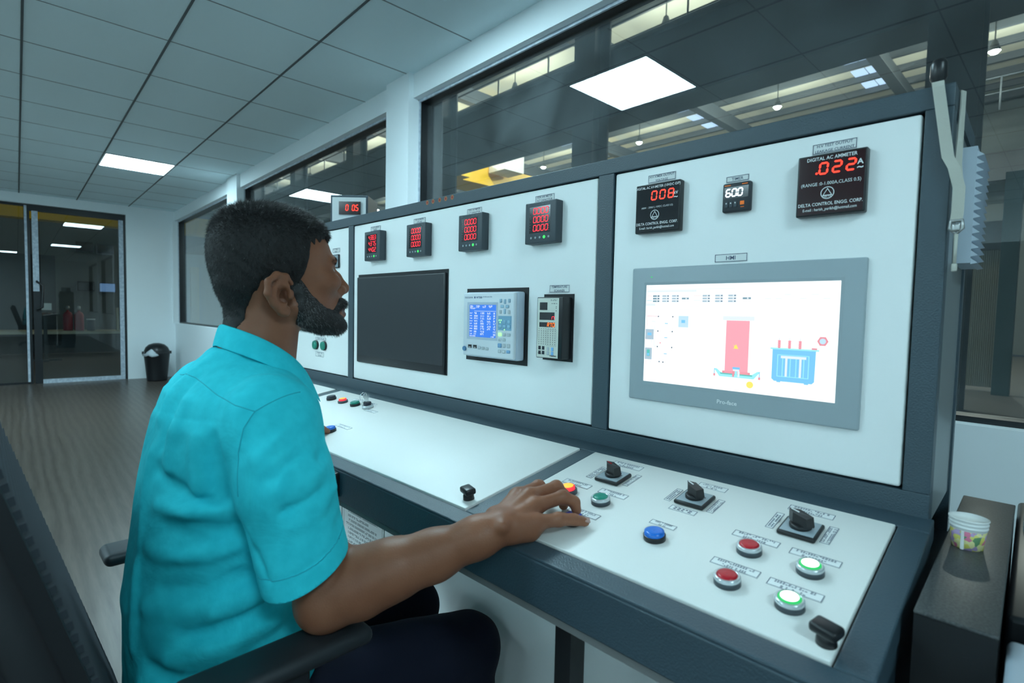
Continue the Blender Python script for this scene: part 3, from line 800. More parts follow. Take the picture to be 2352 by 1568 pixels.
def emblem(f, x, z, r, out, mi):
    def ring(r0, r1, n=28):
        for k in range(n):
            a, b_ = 2*math.pi*k/n, 2*math.pi*(k+1)/n
            f.quad((x+r0*math.cos(a),-out,z+r0*math.sin(a)),(x+r1*math.cos(a),-out,z+r1*math.sin(a)),(x+r1*math.cos(b_),-out,z+r1*math.sin(b_)),(x+r0*math.cos(b_),-out,z+r0*math.sin(b_)),mi)
    ring(r*0.88, r)
    P = [(0,0.78),(-0.72,-0.42),(0.72,-0.42)]
    for k in range(3):
        a, b_ = Vector(P[k]), Vector(P[(k+1)%3])
        ai, bi = a*0.76, b_*0.76
        f.quad(*[(x+p.x*r,-out,z+p.y*r) for p in (a,b_,bi,ai)], mi)
    f.text('DELTA', r*0.42, onface(x, z-r*0.62, out), mi)
    rect(f, x-0.75*r, x+0.75*r, z-0.47*r, z-0.41*r, out, mi)
def bigmeter(x, z, label, title, digits, unit, rng_txt, red, big):
    t = dev('digital_meter', label, 'digital meter', x, z)
    s = 0.0440
    f = MB(); f.rbox(-s, s, -0.014, 0.001, -s, s, 0.002); f.build('housing', M_black, t)
    o = 0.0142
    f = MB(); rect(f, -s+0.0025, s-0.0025, -s+0.0025, s-0.0025, o); d = f.build('face_plate', M_dispr if red else M_disp, t)
    f = MB()
    if big: seg7(f, digits, -0.0150, 0.0155, 0.0150, 0.0100, 0.0072, o+0.0004, t=0.0026)
    else: seg7(f, digits, -0.0115, 0.0145, 0.0150, 0.0096, 0.0068, o+0.0004, t=0.0023)
    f.build('red_digits', M_red7b, d)
    f = MB(); oo = o+0.0004
    f.text(title, 0.0070 if big else 0.0062, onface(0, 0.0375, oo), 0, bold=0.015, sx=0.9)
    f.text(rng_txt, 0.0066 if big else 0.0045, onface(0, 0.0015, oo), 0, sx=0.92)
    f.text('DELTA CONTROL ENGG. CORP.', 0.0066, onface(0, -0.0275, oo), 0, bold=0.012, sx=0.86)
    f.text('E-mail : harish_parikh@hotmail.com', 0.0056, onface(0, -0.0350, oo), 0, bold=0.01, sx=0.84)
    f.text(unit, 0.0105 if big else 0.0075, onface(0.036, 0.0255 if big else 0.022, oo), 0, bold=0.02)
    f.text('~', 0.013, onface(0.036, 0.0185 if big else 0.0155, oo), 0, bold=0.02)
    emblem(f, -0.003 if big else -0.004, -0.0125, 0.0088, oo, 0)
    f.build('white_print', M_wink, d)
bigmeter(-0.3845, 1.3155, 'black square meter reading 008 in red on the right console panel', 'DIGITAL AC kV-METER (10VDC O/P)', '008', 'kV', '(400V  : 200kV ) 10VDC ;CLASS 0.5)', False, False)
bigmeter(-0.109, 1.3155, 'black square ammeter reading .022 in red at the top right of the console', 'DIGITAL AC AMMETER', '.022', 'A', '(RANGE :0-1.000A,CLASS 0.5)', True, True)
t = dev('timer', 'small dark timer showing 60.0 in white between the two black square meters', 'timer', -0.245, 1.316)
f = MB(); f.rbox(-0.0225, 0.0225, -0.010, 0.001, -0.0235, 0.0235, 0.003); f.build('housing', mat('timer_grey',(0.022,0.028,0.036),0.5), t)
f = MB(); rect(f, -0.0195, 0.0195, -0.002, 0.0165, 0.0103); d = f.build('display_window', M_disp, t)
f = MB(); seg7(f, '60.0', -0.0165, 0.0015, 0.0115, 0.0068, 0.0028, 0.0106, t=0.0021); f.build('white_digits', M_wht7, d)
f = MB(); rect(f, 0.007, 0.0135, -0.0135, -0.0075, 0.0104, 0)
rect(f, -0.019, -0.009, 0.0188, 0.0202, 0.0104, 0); rect(f, 0.009, 0.018, 0.0188, 0.0202, 0.0104, 0); rect(f, 0.008, 0.0135, -0.0175, -0.0165, 0.0104, 0)
f.build('orange_key', mat('orange_key',(0.75,0.16,0.01),0.5,emit=(0.9,0.2,0.01),es=0.15), t)
f = MB()
for k in range(3): f.rbox(-0.0175+0.0072*k, -0.0122+0.0072*k, -0.0112, -0.0098, -0.0165, -0.0065, 0.0006, 0); f.lathe([(0.0011,0),(0.0011,0.0004)], 8, 1, onface(-0.0149+0.0072*k, -0.0095, 0.0114))
f.build('keys', [M_meter, M_wink], t)

# touch screen
t = dev('touch_screen', 'large grey framed touch screen showing a red column and a blue transformer drawing', 'touch screen', -0.247, 1.0865)
f = MB(); f.rbox(-0.188, 0.188, -0.007, 0.001, -0.1225, 0.1225, 0.003); f.build('bezel', M_hmi, t)
f = MB(); rect(f, -0.1615, 0.1615, -0.0935, 0.0955, 0.00715); f.build('bezel_recess', M_hmiin, t)
X0, X1, Z0, Z1 = -0.157, 0.157, -0.0865, 0.0905
f = MB(); rect(f, X0, X1, Z0, Z1, 0.0073); scr = f.build('lit_screen', glow('screen_white',(0.93,1.0,1.0),0.78), t)
def S(x, z): return (X0+(X1-X0)*x, Z1-(Z1-Z0)*z)     # 0..1 across, 0..1 down
smats = [glow('screen_'+n, c, 0.62) for n, c in (('pink',(0.98,0.40,0.48)),('blue',(0.20,0.60,1.0)),('pale_blue',(0.55,0.80,0.98)),('slate',(0.20,0.34,0.42)),('grey',(0.42,0.56,0.66)),('yellow',(1.0,0.85,0.15)),('faint',(0.80,0.90,0.95)),('aqua',(0.35,0.88,0.95)),('rose',(0.85,0.30,0.36)),('green',(0.10,0.55,0.50)),('faint_pink',(0.98,0.80,0.80)),('dot',(0.08,0.12,0.18)))]
sn = {n:i for i, n in enumerate(('pink','blue','pale','slate','grey','yellow','faint','aqua','rose','green','fpink','dot'))}
f = MB(); o1, o2, o3 = 0.0075, 0.0077, 0.0079
def sr(x0, x1, z0, z1, c, o=o1):
    a, b_ = S(x0, z0), S(x1, z1); rect(f, a[0], b_[0], b_[1], a[1], o, sn[c])
def sp(pts, c, o=o1):
    f.poly([(S(x,z)[0], -o, S(x,z)[1]) for x, z in pts][::-1], sn[c])
sr(0.005,0.52,0.045,0.052,'faint'); sr(0.005,0.31,0.055,0.075,'faint'); sr(0.02,0.04,0.02,0.028,'faint')
for cx in (0.045, 0.105, 0.165, 0.345, 0.415, 0.485):
    for k in range(3):
        z = 0.105+0.026*k
        sr(cx, cx+0.042, z, z+0.018, 'slate' if cx < 0.1 else 'grey'); sr(cx+0.024, cx+0.030, z+0.003, z+0.015, 'faint', o2); sr(cx+0.034, cx+0.038, z+0.003, z+0.015, 'dot', o2)
for cx in (0.225, 0.560): sr(cx, cx+0.042, 0.131, 0.149, 'slate'); sr(cx+0.022, cx+0.030, 0.134, 0.146, 'faint', o2)
sr(0.005,0.040,0.108,0.118,'fpink'); sr(0.005,0.040,0.155,0.163,'pale'); sr(0.295,0.335,0.108,0.116,'fpink'); sr(0.295,0.335,0.155,0.163,'faint'); sr(0.002,0.062,0.188,0.215,'faint')
for zz in (0.085, 0.125, 0.165): sr(0.645,0.985,zz,zz+0.003,'faint')
for xx in (0.645, 0.80, 0.985): sr(xx,xx+0.002,0.085,0.168,'faint')
for xx, zz in ((0.67,0.14),(0.72,0.14),(0.76,0.105),(0.83,0.14),(0.88,0.105),(0.93,0.14)): sr(xx,xx+0.03,zz,zz+0.008,'faint')
# single line diagram at the left
for x0, x1, z0, z1, c in ((0.012,0.085,0.318,0.323,'pink'),(0.012,0.014,0.318,0.42,'pink'),(0.045,0.047,0.37,0.44,'pale'),(0.045,0.062,0.37,0.374,'pale'),(0.062,0.064,0.37,0.63,'pale'),(0.062,0.082,0.626,0.63,'pale'),
    (0.083,0.175,0.29,0.293,'faint'),(0.083,0.085,0.29,0.78,'faint'),(0.173,0.175,0.29,0.78,'faint'),(0.083,0.175,0.777,0.78,'faint'),(0.19,0.192,0.33,0.45,'fpink'),(0.19,0.24,0.447,0.45,'fpink'),(0.19,0.26,0.48,0.484,'faint'),(0.258,0.26,0.40,0.48,'faint'),(0.21,0.27,0.246,0.25,'faint'),(0.268,0.27,0.22,0.95,'faint'),(0.268,0.42,0.22,0.224,'faint'),(0.012,0.014,0.55,0.60,'pink'),(0.045,0.047,0.55,0.60,'pale'),(0.012,0.014,0.78,0.84,'pink'),(0.04,0.042,0.78,0.84,'pale'),(0.126,0.128,0.30,0.76,'faint')):
    sr(x0, x1, z0, z1, c)
for x, z in ((0.085,0.322),(0.175,0.322),(0.085,0.472),(0.175,0.472),(0.085,0.632),(0.175,0.632),(0.10,0.785),(0.124,0.787)):
    a = S(x, z); f.lathe([(0.0013,0),(0.0013,0.0002)], 10, sn['dot'], onface(a[0], a[1], o2))
a = S(0.102, 0.592); f.lathe([(0.0013,0),(0.0013,0.0002)], 10, sn['rose'], onface(a[0], a[1], o2))
for z in (0.392, 0.536, 0.700): sr(0.128,0.146,z-0.004,z+0.004,'blue',o2)
sr(0.210,0.268,0.312,0.425,'pale'); sr(0.228,0.250,0.352,0.382,'blue',o2)
sr(0.004,0.058,0.455,0.562,'grey'); sr(0.018,0.044,0.492,0.520,'blue',o2)
sr(0.004,0.050,0.648,0.770,'grey'); sr(0.017,0.037,0.668,0.735,'green',o2); sr(0.020,0.034,0.705,0.73,'blue',o3)
# red column with its cross arm
sp(((0.482,0.345),(0.602,0.345),(0.602,0.835),(0.482,0.835)),'pink',o2); sr(0.470,0.614,0.815,0.838,'rose',o2); sr(0.462,0.624,0.305,0.343,'faint')
sp(((0.536,0.605),(0.522,0.565),(0.550,0.605)),'yellow',o3); sp(((0.524,0.605),(0.537,0.562),(0.550,0.605)),'yellow',o3)
sp(((0.425,0.800),(0.440,0.800),(0.465,0.835),(0.622,0.835),(0.650,0.800),(0.665,0.800),(0.632,0.872),(0.455,0.872)),'aqua'); sr(0.46,0.625,0.835,0.848,'green',o2)
for x in (0.428, 0.660): sr(x-0.002,x+0.002,0.80,0.85,'blue',o2); sr(x-0.005,x+0.005,0.848,0.872,'rose',o2)
sr(0.524,0.562,0.775,0.795,'blue',o3); sr(0.527,0.559,0.795,0.812,'faint',o3); sr(0.524,0.534,0.812,0.866,'rose',o3); sr(0.537,0.549,0.812,0.866,'aqua',o3); sr(0.551,0.562,0.812,0.866,'faint',o3)
a = S(0.615, 0.925); f.lathe([(0.0055,0),(0.0055,0.0002)], 20, sn['yellow'], onface(a[0], a[1], o2))
# blue transformer
sp(((0.718,0.585),(0.912,0.585),(0.910,0.845),(0.900,0.865),(0.730,0.865),(0.718,0.845)),'blue',o2); sr(0.708,0.925,0.573,0.587,'aqua',o3); sr(0.742,0.760,0.862,0.874,'blue'); sr(0.866,0.885,0.862,0.874,'blue')
for a_, b_, c_, d_ in ((0.742,0.885,0.63,0.636),(0.742,0.885,0.818,0.824),(0.742,0.746,0.63,0.824),(0.881,0.885,0.63,0.824),(0.765,0.769,0.66,0.82),(0.800,0.804,0.66,0.82),(0.826,0.830,0.66,0.82),(0.860,0.864,0.66,0.82)): sr(a_,b_,c_,d_,'aqua',o3)
sr(0.758,0.872,0.640,0.662,'faint',o3); sr(0.779,0.789,0.66,0.82,'faint',o3); sr(0.842,0.852,0.66,0.82,'faint',o3)
for x in (0.748, 0.795, 0.842):
    sr(x-0.006,x+0.006,0.505,0.575,'rose',o3); sr(x-0.001,x+0.001,0.485,0.505,'grey',o3)
    for k in range(4): sr(x-0.008,x+0.008,0.510+0.016*k,0.516+0.016*k,'pink',0.0081)
sr(0.893,0.916,0.560,0.575,'rose',o3)
a = S(0.938, 0.500); f.lathe([(0.0075,0),(0.0075,0.0002)], 6, sn['rose'], onface(a[0], a[1], o2)); f.lathe([(0.0042,0),(0.0042,0.0002)], 16, sn['pale'], onface(a[0], a[1], o3))
sp(((0.913,0.565),(0.928,0.535),(0.930,0.537),(0.915,0.567)),'faint',o2)
f.build('screen_picture', smats, scr)
f = MB(); f.text('Pro-face', 0.0095, onface(0.0, -0.1065, 0.0075), 0, bold=0.02, sx=1.05); f.build('brand_lettering', M_lab, t)
f = MB(); rect(f, -0.1485, -0.1455, 0.1045, 0.1058, 0.0074); f.build('power_light', M_grnled, t)

# blank monitor
t = dev('monitor', 'switched off black monitor let into the middle console panel', 'monitor', -1.2285, 1.092)
f = MB(); f.box(-0.2315, 0.2315, -0.002, 0.001, -0.141, 0.141); f.build('cutout_rim', M_blackm, t)
f = MB(); f.rbox(-0.2285, 0.2265, -0.009, -0.001, -0.139, 0.132, 0.002); f.build('bezel', M_monb, t)
f = MB(); rect(f, -0.224, 0.222, -0.116, 0.128, 0.0093); f.build('screen', M_mon, t)
f = MB(); scribble(f, -0.010, 0.010, -0.1275, 0.004, 0.0093, 0, None, 77); f.build('brand_lettering', M_meter, t)

# power analyser
t = dev('power_analyser', 'white power analyser with a blue screen in a black cutout', 'power analyser', -0.8125, 1.090)
f = MB(); f.box(-0.1055, 0.1055, -0.002, 0.001, -0.089, 0.089); f.build('cutout_plate', M_blackm, t)
f = MB(); f.rbox(-0.0805, 0.0975, -0.026, -0.002, -0.0775, 0.0790, 0.004, 0); f.build('case_rim', M_yoke, t)
f = MB(); f.rbox(-0.0825, 0.0935, -0.034, -0.018, -0.0745, 0.0770, 0.004, 0); f.build('front_case', M_yok, t)
o = 0.0342
f = MB()
border(f, -0.0665, 0.0415, -0.0345, 0.0545, 0.009, o, 0); f.build('screen_surround', M_yoke, t)
f = MB(); rect(f, -0.0575, 0.0355, -0.0285, 0.0485, o+0.0003); sc_ = f.build('blue_screen', glow('analyser_blue',(0.03,0.20,0.85),0.62), t)
f = MB()
for k in range(9):
    z = 0.0285-0.0062*k
    scribble(f, -0.0555, -0.0465, z, 0.0028, o+0.0006, 0, None, k)
    for c in range(3 if k < 7 else 2):
        scribble(f, -0.0400+0.0230*c, -0.0275+0.0230*c, z-0.0005*(k % 2), 0.0042, o+0.0006, 0, None, 40+k*5+c)
    scribble(f, 0.0275, 0.0345, z, 0.0042, o+0.0006, 0, None, 90+k)
for c in range(4): scribble(f, -0.055+0.022*c, -0.042+0.022*c, 0.0455, 0.0030, o+0.0006, 0, None, 130+c); scribble(f, -0.054+0.022*c, -0.044+0.022*c, 0.0425, 0.0026, o+0.0006, 0, None, 140+c)
scribble(f, -0.0555, -0.033, 0.0400, 0.0032, o+0.0006, 0, None, 150); rect(f, -0.040, 0.0345, 0.0332, 0.0338, o+0.0006); scribble(f, -0.0555, -0.035, -0.0262, 0.0028, o+0.0006, 0, None, 160); scribble(f, 0.020, 0.0345, -0.0262, 0.0028, o+0.0006, 0, None, 161)
f.build('screen_readings', glow('reading_white',(0.9,0.95,1.0),0.7), sc_)
f = MB(); f.text('YOKOGAWA', 0.0062, onface(-0.0765, 0.0660, o+0.0004), 0, 'LEFT', sx=0.82); f.text('WT500', 0.0066, onface(-0.0340, 0.0660, o+0.0004), 0, 'LEFT', bold=0.01); f.text('POWER ANALYZER', 0.0036, onface(-0.0100, 0.0672, o+0.0004), 0, 'LEFT')
f.poly([(-0.0390,-o-0.0004,0.0625),(-0.0365,-o-0.0004,0.0660),(-0.0390,-o-0.0004,0.0695),(-0.0415,-o-0.0004,0.0660)], 0)
f.build('lettering', mat('navy_ink',(0.03,0.08,0.20),0.6), t)
def keyset(name, items, m):
    for x, z, a, c in items:
        f = MB(); f.rbox(x-a, x+a, -o-0.0022, -o+0.001, z-c, z+c, min(a, c)*0.45, 0, None, 2); f.build(name, m, t)
keyset('arrow_key', [(0.0510,0.0580,0.0035,0.0045),(0.0645,0.0562,0.0028,0.0055),(0.0785,0.0580,0.0035,0.0045),(0.0560,0.0450,0.0052,0.0036),(0.0725,0.0450,0.0052,0.0036),(0.0645,0.0340,0.0030,0.0060)], mat('pale_blue_key',(0.34,0.50,0.62),0.45))
keyset('round_key', [(0.0505,0.0325,0.0036,0.0044),(0.0780,0.0325,0.0036,0.0044)], M_keyg)
f = MB(); rect(f, 0.0430, 0.0865, -0.0095, 0.0235, o+0.0003); f.build('keypad_field', mat('key_field_blue',(0.22,0.42,0.58),0.5), t)
keyset('range_key', [(0.0645,0.0100,0.0050,0.0042),(0.0785,0.0100,0.0050,0.0042),(0.0500,-0.0005,0.0050,0.0042),(0.0645,-0.0005,0.0050,0.0042),(0.0785,-0.0005,0.0050,0.0042)], mat('mid_blue_key',(0.28,0.50,0.66),0.45))
f = MB()
for x, z in ((0.0470,0.0135),(0.0530,0.0135),(0.0500,0.0085),(0.0645,-0.0078)): f.lathe([(0.0019,0),(0.0014,0.0008)], 10, 0, onface(x, z, o+0.0004))
f.build('indicator_lights', M_keygl, t)
keyset('lit_key', [(0.0500,-0.0190,0.0056,0.0042)], M_keygl)
keyset('function_key', [(0.0640,-0.0190,0.0048,0.0040),(0.0785,-0.0190,0.0052,0.0036),(0.0500,-0.0310,0.0048,0.0036),(0.0640,-0.0310,0.0048,0.0036),(0.0640,-0.0445,0.0048,0.0046),(0.0785,-0.0445,0.0050,0.0046),(0.0500,-0.0580,0.0048,0.0040),(0.0640,-0.0580,0.0048,0.0040),(-0.0200,-0.0540,0.0045,0.0036),(-0.0065,-0.0545,0.0045,0.0036),(0.0075,-0.0550,0.0045,0.0036)], M_keyg)
keyset('blue_key', [(0.0500,-0.0445,0.0060,0.0050),(0.0785,-0.0575,0.0056,0.0036)], mat('soft_blue_key',(0.20,0.38,0.60),0.45))
f = MB(); f.lathe([(0.0058,0),(0.0058,0.003),(0.005,0.0042)], 20, 0, onface(-0.0735, -0.0585, o-0.0002)); f.build('power_key', M_keyblue, t)
for x in (-0.0545, -0.0360):
    f = MB(); f.box(x-0.0062, x+0.0062, -o-0.0006, -o, -0.0560, -0.0480, 0); rect(f, x-0.004, x+0.004, -0.0555, -0.0525, o+0.0008, 1); f.build('usb_port', [M_black, M_steel], t)

# temperature scanner
t = dev('temperature_scanner', 'slim black and cream temperature scanner showing RTD in orange', 'temperature scanner', -0.6175, 1.0915)
f = MB(); f.box(-0.0415, 0.0405, -0.002, 0.001, -0.0715, 0.0715); f.build('cutout_plate', M_blackm, t)
f = MB(); f.rbox(-0.0345, 0.0360, -0.032, -0.002, -0.0650, 0.0640, 0.0015); f.build('housing', M_black, t)
o = 0.0322
f = MB(); rect(f, -0.0325, 0.0260, -0.0635, 0.0620, o); fp = f.build('front_plate', M_cream, t)
f = MB(); rect(f, -0.0265, -0.0050, 0.0370, 0.0530, o+0.0003); rect(f, -0.0265, 0.0150, 0.0160, 0.0320, o+0.0003); rect(f, -0.0265, 0.0165, 0.0010, 0.0110, o+0.0003); f.build('display_windows', M_disp, fp)
f = MB(); seg7(f, 'n', 0.0080, 0.0170, 0.0125, 0.0060, 0.003, o+0.0006, t=0.0011); f.build('red_digit', M_red7, fp)
f = MB(); seg7(f, 'R', -0.0040, 0.0020, 0.0078, 0.0048, 0.003, o+0.0006, t=0.0012)
f.poly([(-0.0022,-o-0.0006,0.0058),(-0.0010,-o-0.0006,0.0058),(0.0014,-o-0.0006,0.0020),(0.0001,-o-0.0006,0.0020)][::-1], 0)
rect(f, 0.0040, 0.0090, 0.0086, 0.0098, o+0.0006); rect(f, 0.0059, 0.0071, 0.0020, 0.0098, o+0.0006); seg7(f, '0', 0.0105, 0.0020, 0.0078, 0.0048, 0.003, o+0.0006, t=0.0012)
f.build('orange_digits', M_org7, fp)
f = MB()
for r_ in range(7):
    for c in range(8): rect(f, -0.0275+0.0064*c, -0.0263+0.0064*c, -0.0075-0.0046*r_-0.0012, -0.0075-0.0046*r_+0.0012, o+0.0004)
for c in range(8): rect(f, -0.0275+0.0064*c, -0.0260+0.0064*c, -0.0035, -0.0023, o+0.0004)
border(f, -0.0045, 0.0215, -0.0385, -0.0045, 0.0003, o+0.0004)
scribble(f, 0.004, 0.022, 0.0575, 0.003, o+0.0004, 0, None, 3)
for x, z in ((0.007,0.0505),(0.0115,0.0505),(0.0145,0.0505),(0.019,0.0505),(0.0185,0.044),(0.0185,0.041),(0.0185,0.0355)): rect(f, x, x+0.0018, z-0.0008, z+0.0008, o+0.0004)
f.text('masibus', 0.0055, onface(0.0130, -0.0585, o+0.0004), 0, bold=0.02); scribble(f, -0.0290, -0.0190, -0.0560, 0.0034, o+0.0004, 0, None, 8)
f.build('printed_marks', M_ink, fp)
def keys2(name, items, m):
    for x, z in items:
        f = MB(); f.rbox(x-0.0030, x+0.0030, -o-0.0012, -o+0.001, z-0.0038, z+0.0038, 0.0006, 0, None, 2); f.build(name, m, fp)
keys2('black_key', [(-0.0245,-0.0435),(-0.0140,-0.0435),(-0.0245,-0.0535),(-0.0140,-0.0535)], M_blkcap)
keys2('white_key', [(-0.0005,-0.0450),(-0.0005,-0.0540)], M_keyg)
keys2('blue_key', [(0.0110,-0.0450),(0.0110,-0.0540)], M_keylb)

# small display box standing on the console
t = thing('display_box', 'small dark box with a red 0 0.5 display standing on top of the console', 'display box', cw(-1.725, 0.13, ZT), (0,0,ANG+R_(44)))
f = MB(); f.box(-0.068, 0.068, -0.065, 0.065, 0.0, 0.108); bev(f.build('case', M_slate, t), 0.002)
f = MB(); f.box(-0.061, 0.061, -0.067, -0.065, 0.005, 0.100); f.build('front_plate', M_panel, t)
f = MB(); f.box(-0.035, 0.043, -0.073, -0.067, 0.038, 0.084); d = f.build('display_window', M_dispr, t)
f = MB(); fx = 0.0735
seg7(f, '0', -0.010, 0.052, 0.020, 0.008, 0.006, fx, t=0.0028); seg7(f, '0.5', 0.013, 0.052, 0.020, 0.008, 0.005, fx, t=0.0028)
f.build('red_digits', M_red7b, d)

# ------------------------------------------------------------------ right-hand end of the console
t = thing('louvred_vent_box', 'pale grey finned vent box on the right side of the console', 'vent box', cw(U1-0.003, 0.18, 1.288), (0,0,ANG))
f = MB(); f.box(0.0, 0.019, -0.06, 0.06, -0.082, 0.082); f.build('vent_case', M_fan, t)
f = MB()
for k in range(15):
    z = 0.076-0.0108*k
    f.add([(0.019,-0.058,z),(0.019,0.058,z),(0.027,0.058,z-0.007),(0.027,-0.058,z-0.007),(0.019,-0.058,z-0.0085),(0.019,0.058,z-0.0085)], [(0,1,2,3),(3,2,5,4),(0,3,4),(1,5,2)])
f.build('fins', M_fan, t)
t = thing('tape_strap', 'off-white cloth tape loop with a metal buckle hanging over the right end of the console', 'strap', cw(U1, -0.002, ZT), (0,0,ANG))
f = MB()
def ribbon(pts, w0, th_=0.0015):
    vs = []; n = len(pts)
    for x, y, z, a in pts:
        d = Vector((math.cos(a), math.sin(a), 0))*w0/2
        nrm = Vector((-math.sin(a), math.cos(a), 0))*th_
        p = Vector((x,y,z)); vs += [p-d, p+d, p+d+nrm, p-d+nrm]
    fs = []
    for i in range(n-1):
        for k in range(4): fs.append((4*i+k, 4*i+(k+1)%4, 4*i+4+(k+1)%4, 4*i+4+k))
    fs += [(0,3,2,1), (4*n-4,4*n-3,4*n-2,4*n-1)]
    f.add(vs, fs, 0)
ribbon([(-0.018,0.006,0.003,0.0),(-0.018,-0.004,0.003,0.0),(-0.017,-0.006,-0.004,0.0),(-0.003,-0.006,-0.095,0.1),(0.004,-0.006,-0.110,0.3),(0.010,-0.004,-0.135,0.3),(0.010,-0.004,-0.165,0.3),(0.009,-0.003,-0.178,0.3)], 0.0125)
ribbon([(-0.010,0.050,0.004,1.2),(0.004,0.050,0.002,1.2),(0.005,0.040,-0.02,1.2),(0.006,0.016,-0.100,0.9),(0.011,0.001,-0.150,0.5),(0.010,-0.001,-0.178,0.4)], 0.0100)
f.build('tape', M_cloth, t)
f = MB(); f.tube([(0.004,-0.004,-0.176),(0.015,-0.004,-0.176),(0.016,-0.004,-0.186),(0.010,-0.004,-0.193),(0.003,-0.004,-0.186)], 0.0022, 8, closed=True).rbox(0.005,0.014,-0.009,0.001,-0.190,-0.180,0.002)
f.build('buckle', M_steel, t)
f = MB(); f.tube([(0.010,-0.004,-0.192),(0.010,-0.003,-0.232)], [0.0022,0.0018], 8).rbox(0.0070,0.0130,-0.006,0.0,-0.240,-0.230,0.0015); f.build('tie_end', M_cloth, t)
t = thing('lifting_eye', 'black lifting knob on the right end of the console top', 'knob', cw(0.003, 0.022, ZT), (0,0,ANG))
f = MB(); f.lathe([(0.007,0),(0.007,0.012),(0.0095,0.016),(0.0095,0.034),(0.007,0.040),(0.002,0.042)], 16); f.build('knob_body', M_black, t)

t = thing('stone_topped_stand', 'narrow black stand with a speckled dark stone top beside the console', 'stand', cw(0.0715, 0.0, 0), (0,0,ANG))
f = MB(); f.box(-0.0305, 0.0315, -0.2325, 0.26, 0.0, 0.832); f.build('stand_body', M_black, t)
f = MB(); f.rbox(-0.031, 0.032, -0.233, 0.265, 0.832, 0.836, 0.0015); f.build('stone_top', M_granite, t)
cp = thing('paper_cup', 'stack of small printed paper cups on the dark stone top', 'paper cup', cw(0.0640, 0.002, 0.836), (0,0,ANG))
def cupmat():
    m = mat('printed_paper', (0.75,0.66,0.18), 0.5)
    nt = m.node_tree; b_ = nt.nodes['Principled BSDF']
    tc = nt.nodes.new('ShaderNodeTexCoord'); n = nt.nodes.new('ShaderNodeTexVoronoi'); n.inputs['Scale'].default_value = 150
    cr_ = nt.nodes.new('ShaderNodeValToRGB'); cr_.color_ramp.interpolation = 'CONSTANT'
    e = cr_.color_ramp.elements; e[0].color = (0.62,0.55,0.12,1); e[1].position = 0.36; e[1].color = (0.40,0.28,0.48,1)
    x = e.new(0.70); x.color = (0.10,0.22,0.10,1); x = e.new(0.78); x.color = (0.70,0.64,0.30,1); x = e.new(0.93); x.color = (0.6,0.15,0.25,1)
    sp_ = nt.nodes.new('ShaderNodeSeparateColor')
    nt.links.new(tc.outputs['Object'], n.inputs['Vector']); nt.links.new(n.outputs['Color'], sp_.inputs[0]); nt.links.new(sp_.outputs[0], cr_.inputs[0]); nt.links.new(cr_.outputs[0], b_.inputs['Base Color'])
    return m
M_cup = mat('white_paper', (0.78,0.78,0.76), 0.5)
f = MB(); f.lathe([(0.0165,0.0),(0.0175,0.0005),(0.0205,0.0265)], 32, 0); f.box(-0.0012, 0.0022, -0.0212, -0.0170, 0.001, 0.026, 1, Matrix.Rotation(R_(-14),4,'Z'))
cp.scale = (0.9, 0.9, 0.92)
f.build('cup_wall', [cupmat(), M_cup], cp)
f = MB(); f.lathe([(0.0205,0.0262),(0.0212,0.0290),(0.0218,0.0296),(0.0218,0.0310),(0.0212,0.0316),(0.0216,0.0340),(0.0222,0.0346),(0.0222,0.0360),(0.0216,0.0366),(0.0220,0.0392),(0.0228,0.0400),(0.0228,0.0412),(0.0218,0.0416),(0.0205,0.034),(0.018,0.010),(0.001,0.0095)], 36, 0, cap=False)
f.build('nested_rims', M_cup, cp)
t = thing('equipment_case', 'glossy black equipment case at the right edge behind the stone-topped stand', 'case', cw(0.1595, 0.10, 0), (0,0,ANG))
f = MB(); f.rbox(-0.054, 0.10, -0.25, 0.24, 0.0, 0.825, 0.006); f.build('case_body', mat('gloss_black',(0.006,0.007,0.009),0.35), t)
f = MB(); f.rbox(-0.046, 0.10, 0.06, 0.238, 0.824, 0.836, 0.004, 0); f.build('silver_edge', M_yoke, t)
o = MB(); o.rbox(0.0, 0.06, -0.15, 0.15, 0, 0.822, 0.006)
tag(o.build('grey_side_unit', mat('unit_grey',(0.34,0.40,0.46),0.5), None, cw(0.1085, -0.345, 0), (0,0,ANG)), 'pale grey upright unit at the bottom right edge in front of the stone-topped stand', 'cabinet')

# ================================================================== SURFACES GROWN FROM DISTANCE FIELDS
def V3(*a): return np.array(a, dtype=np.float32)
def cap_(P, a, b, ra, rb=None):
    a = V3(*a); b = V3(*b); rb = ra if rb is None else rb
    ab = b-a; t = np.clip(((P-a) @ ab)/max(1e-9, float(ab @ ab)), 0, 1)
    return np.linalg.norm(P-a-t[:, None]*ab, axis=1) - (ra+(rb-ra)*t)
def ell(P, c, r, rot=None):
    q = P-V3(*c)
    if rot is not None: q = q @ np.asarray(rot, dtype=np.float32)
    r = V3(*r)
    k0 = np.linalg.norm(q/r, axis=1); k1 = np.linalg.norm(q/(r*r), axis=1)+1e-9
    return k0*(k0-1.0)/k1
def smin(a, b, k):
    h = np.clip(0.5+0.5*(b-a)/k, 0, 1)
    return b+(a-b)*h-k*h*(1-h)
def smax(a, b, k): return -smin(-a, -b, k)
def path(P, pts, r, k=0.004):
    d = None
    for i in range(len(pts)-1):
        ra = r[i] if isinstance(r, (list, tuple)) else r; rb = r[i+1] if isinstance(r, (list, tuple)) else r
        e = cap_(P, pts[i], pts[i+1], ra, rb)
        d = e if d is None else smin(d, e, k)
    return d
def bsmin(d, P, fn, c, R, k):
    """smooth union with a small shape, evaluated only near it"""
    m = np.linalg.norm(P-V3(*c), axis=1) < R
    if m.any(): d[m] = smin(d[m], fn(P[m]), k)
    return d
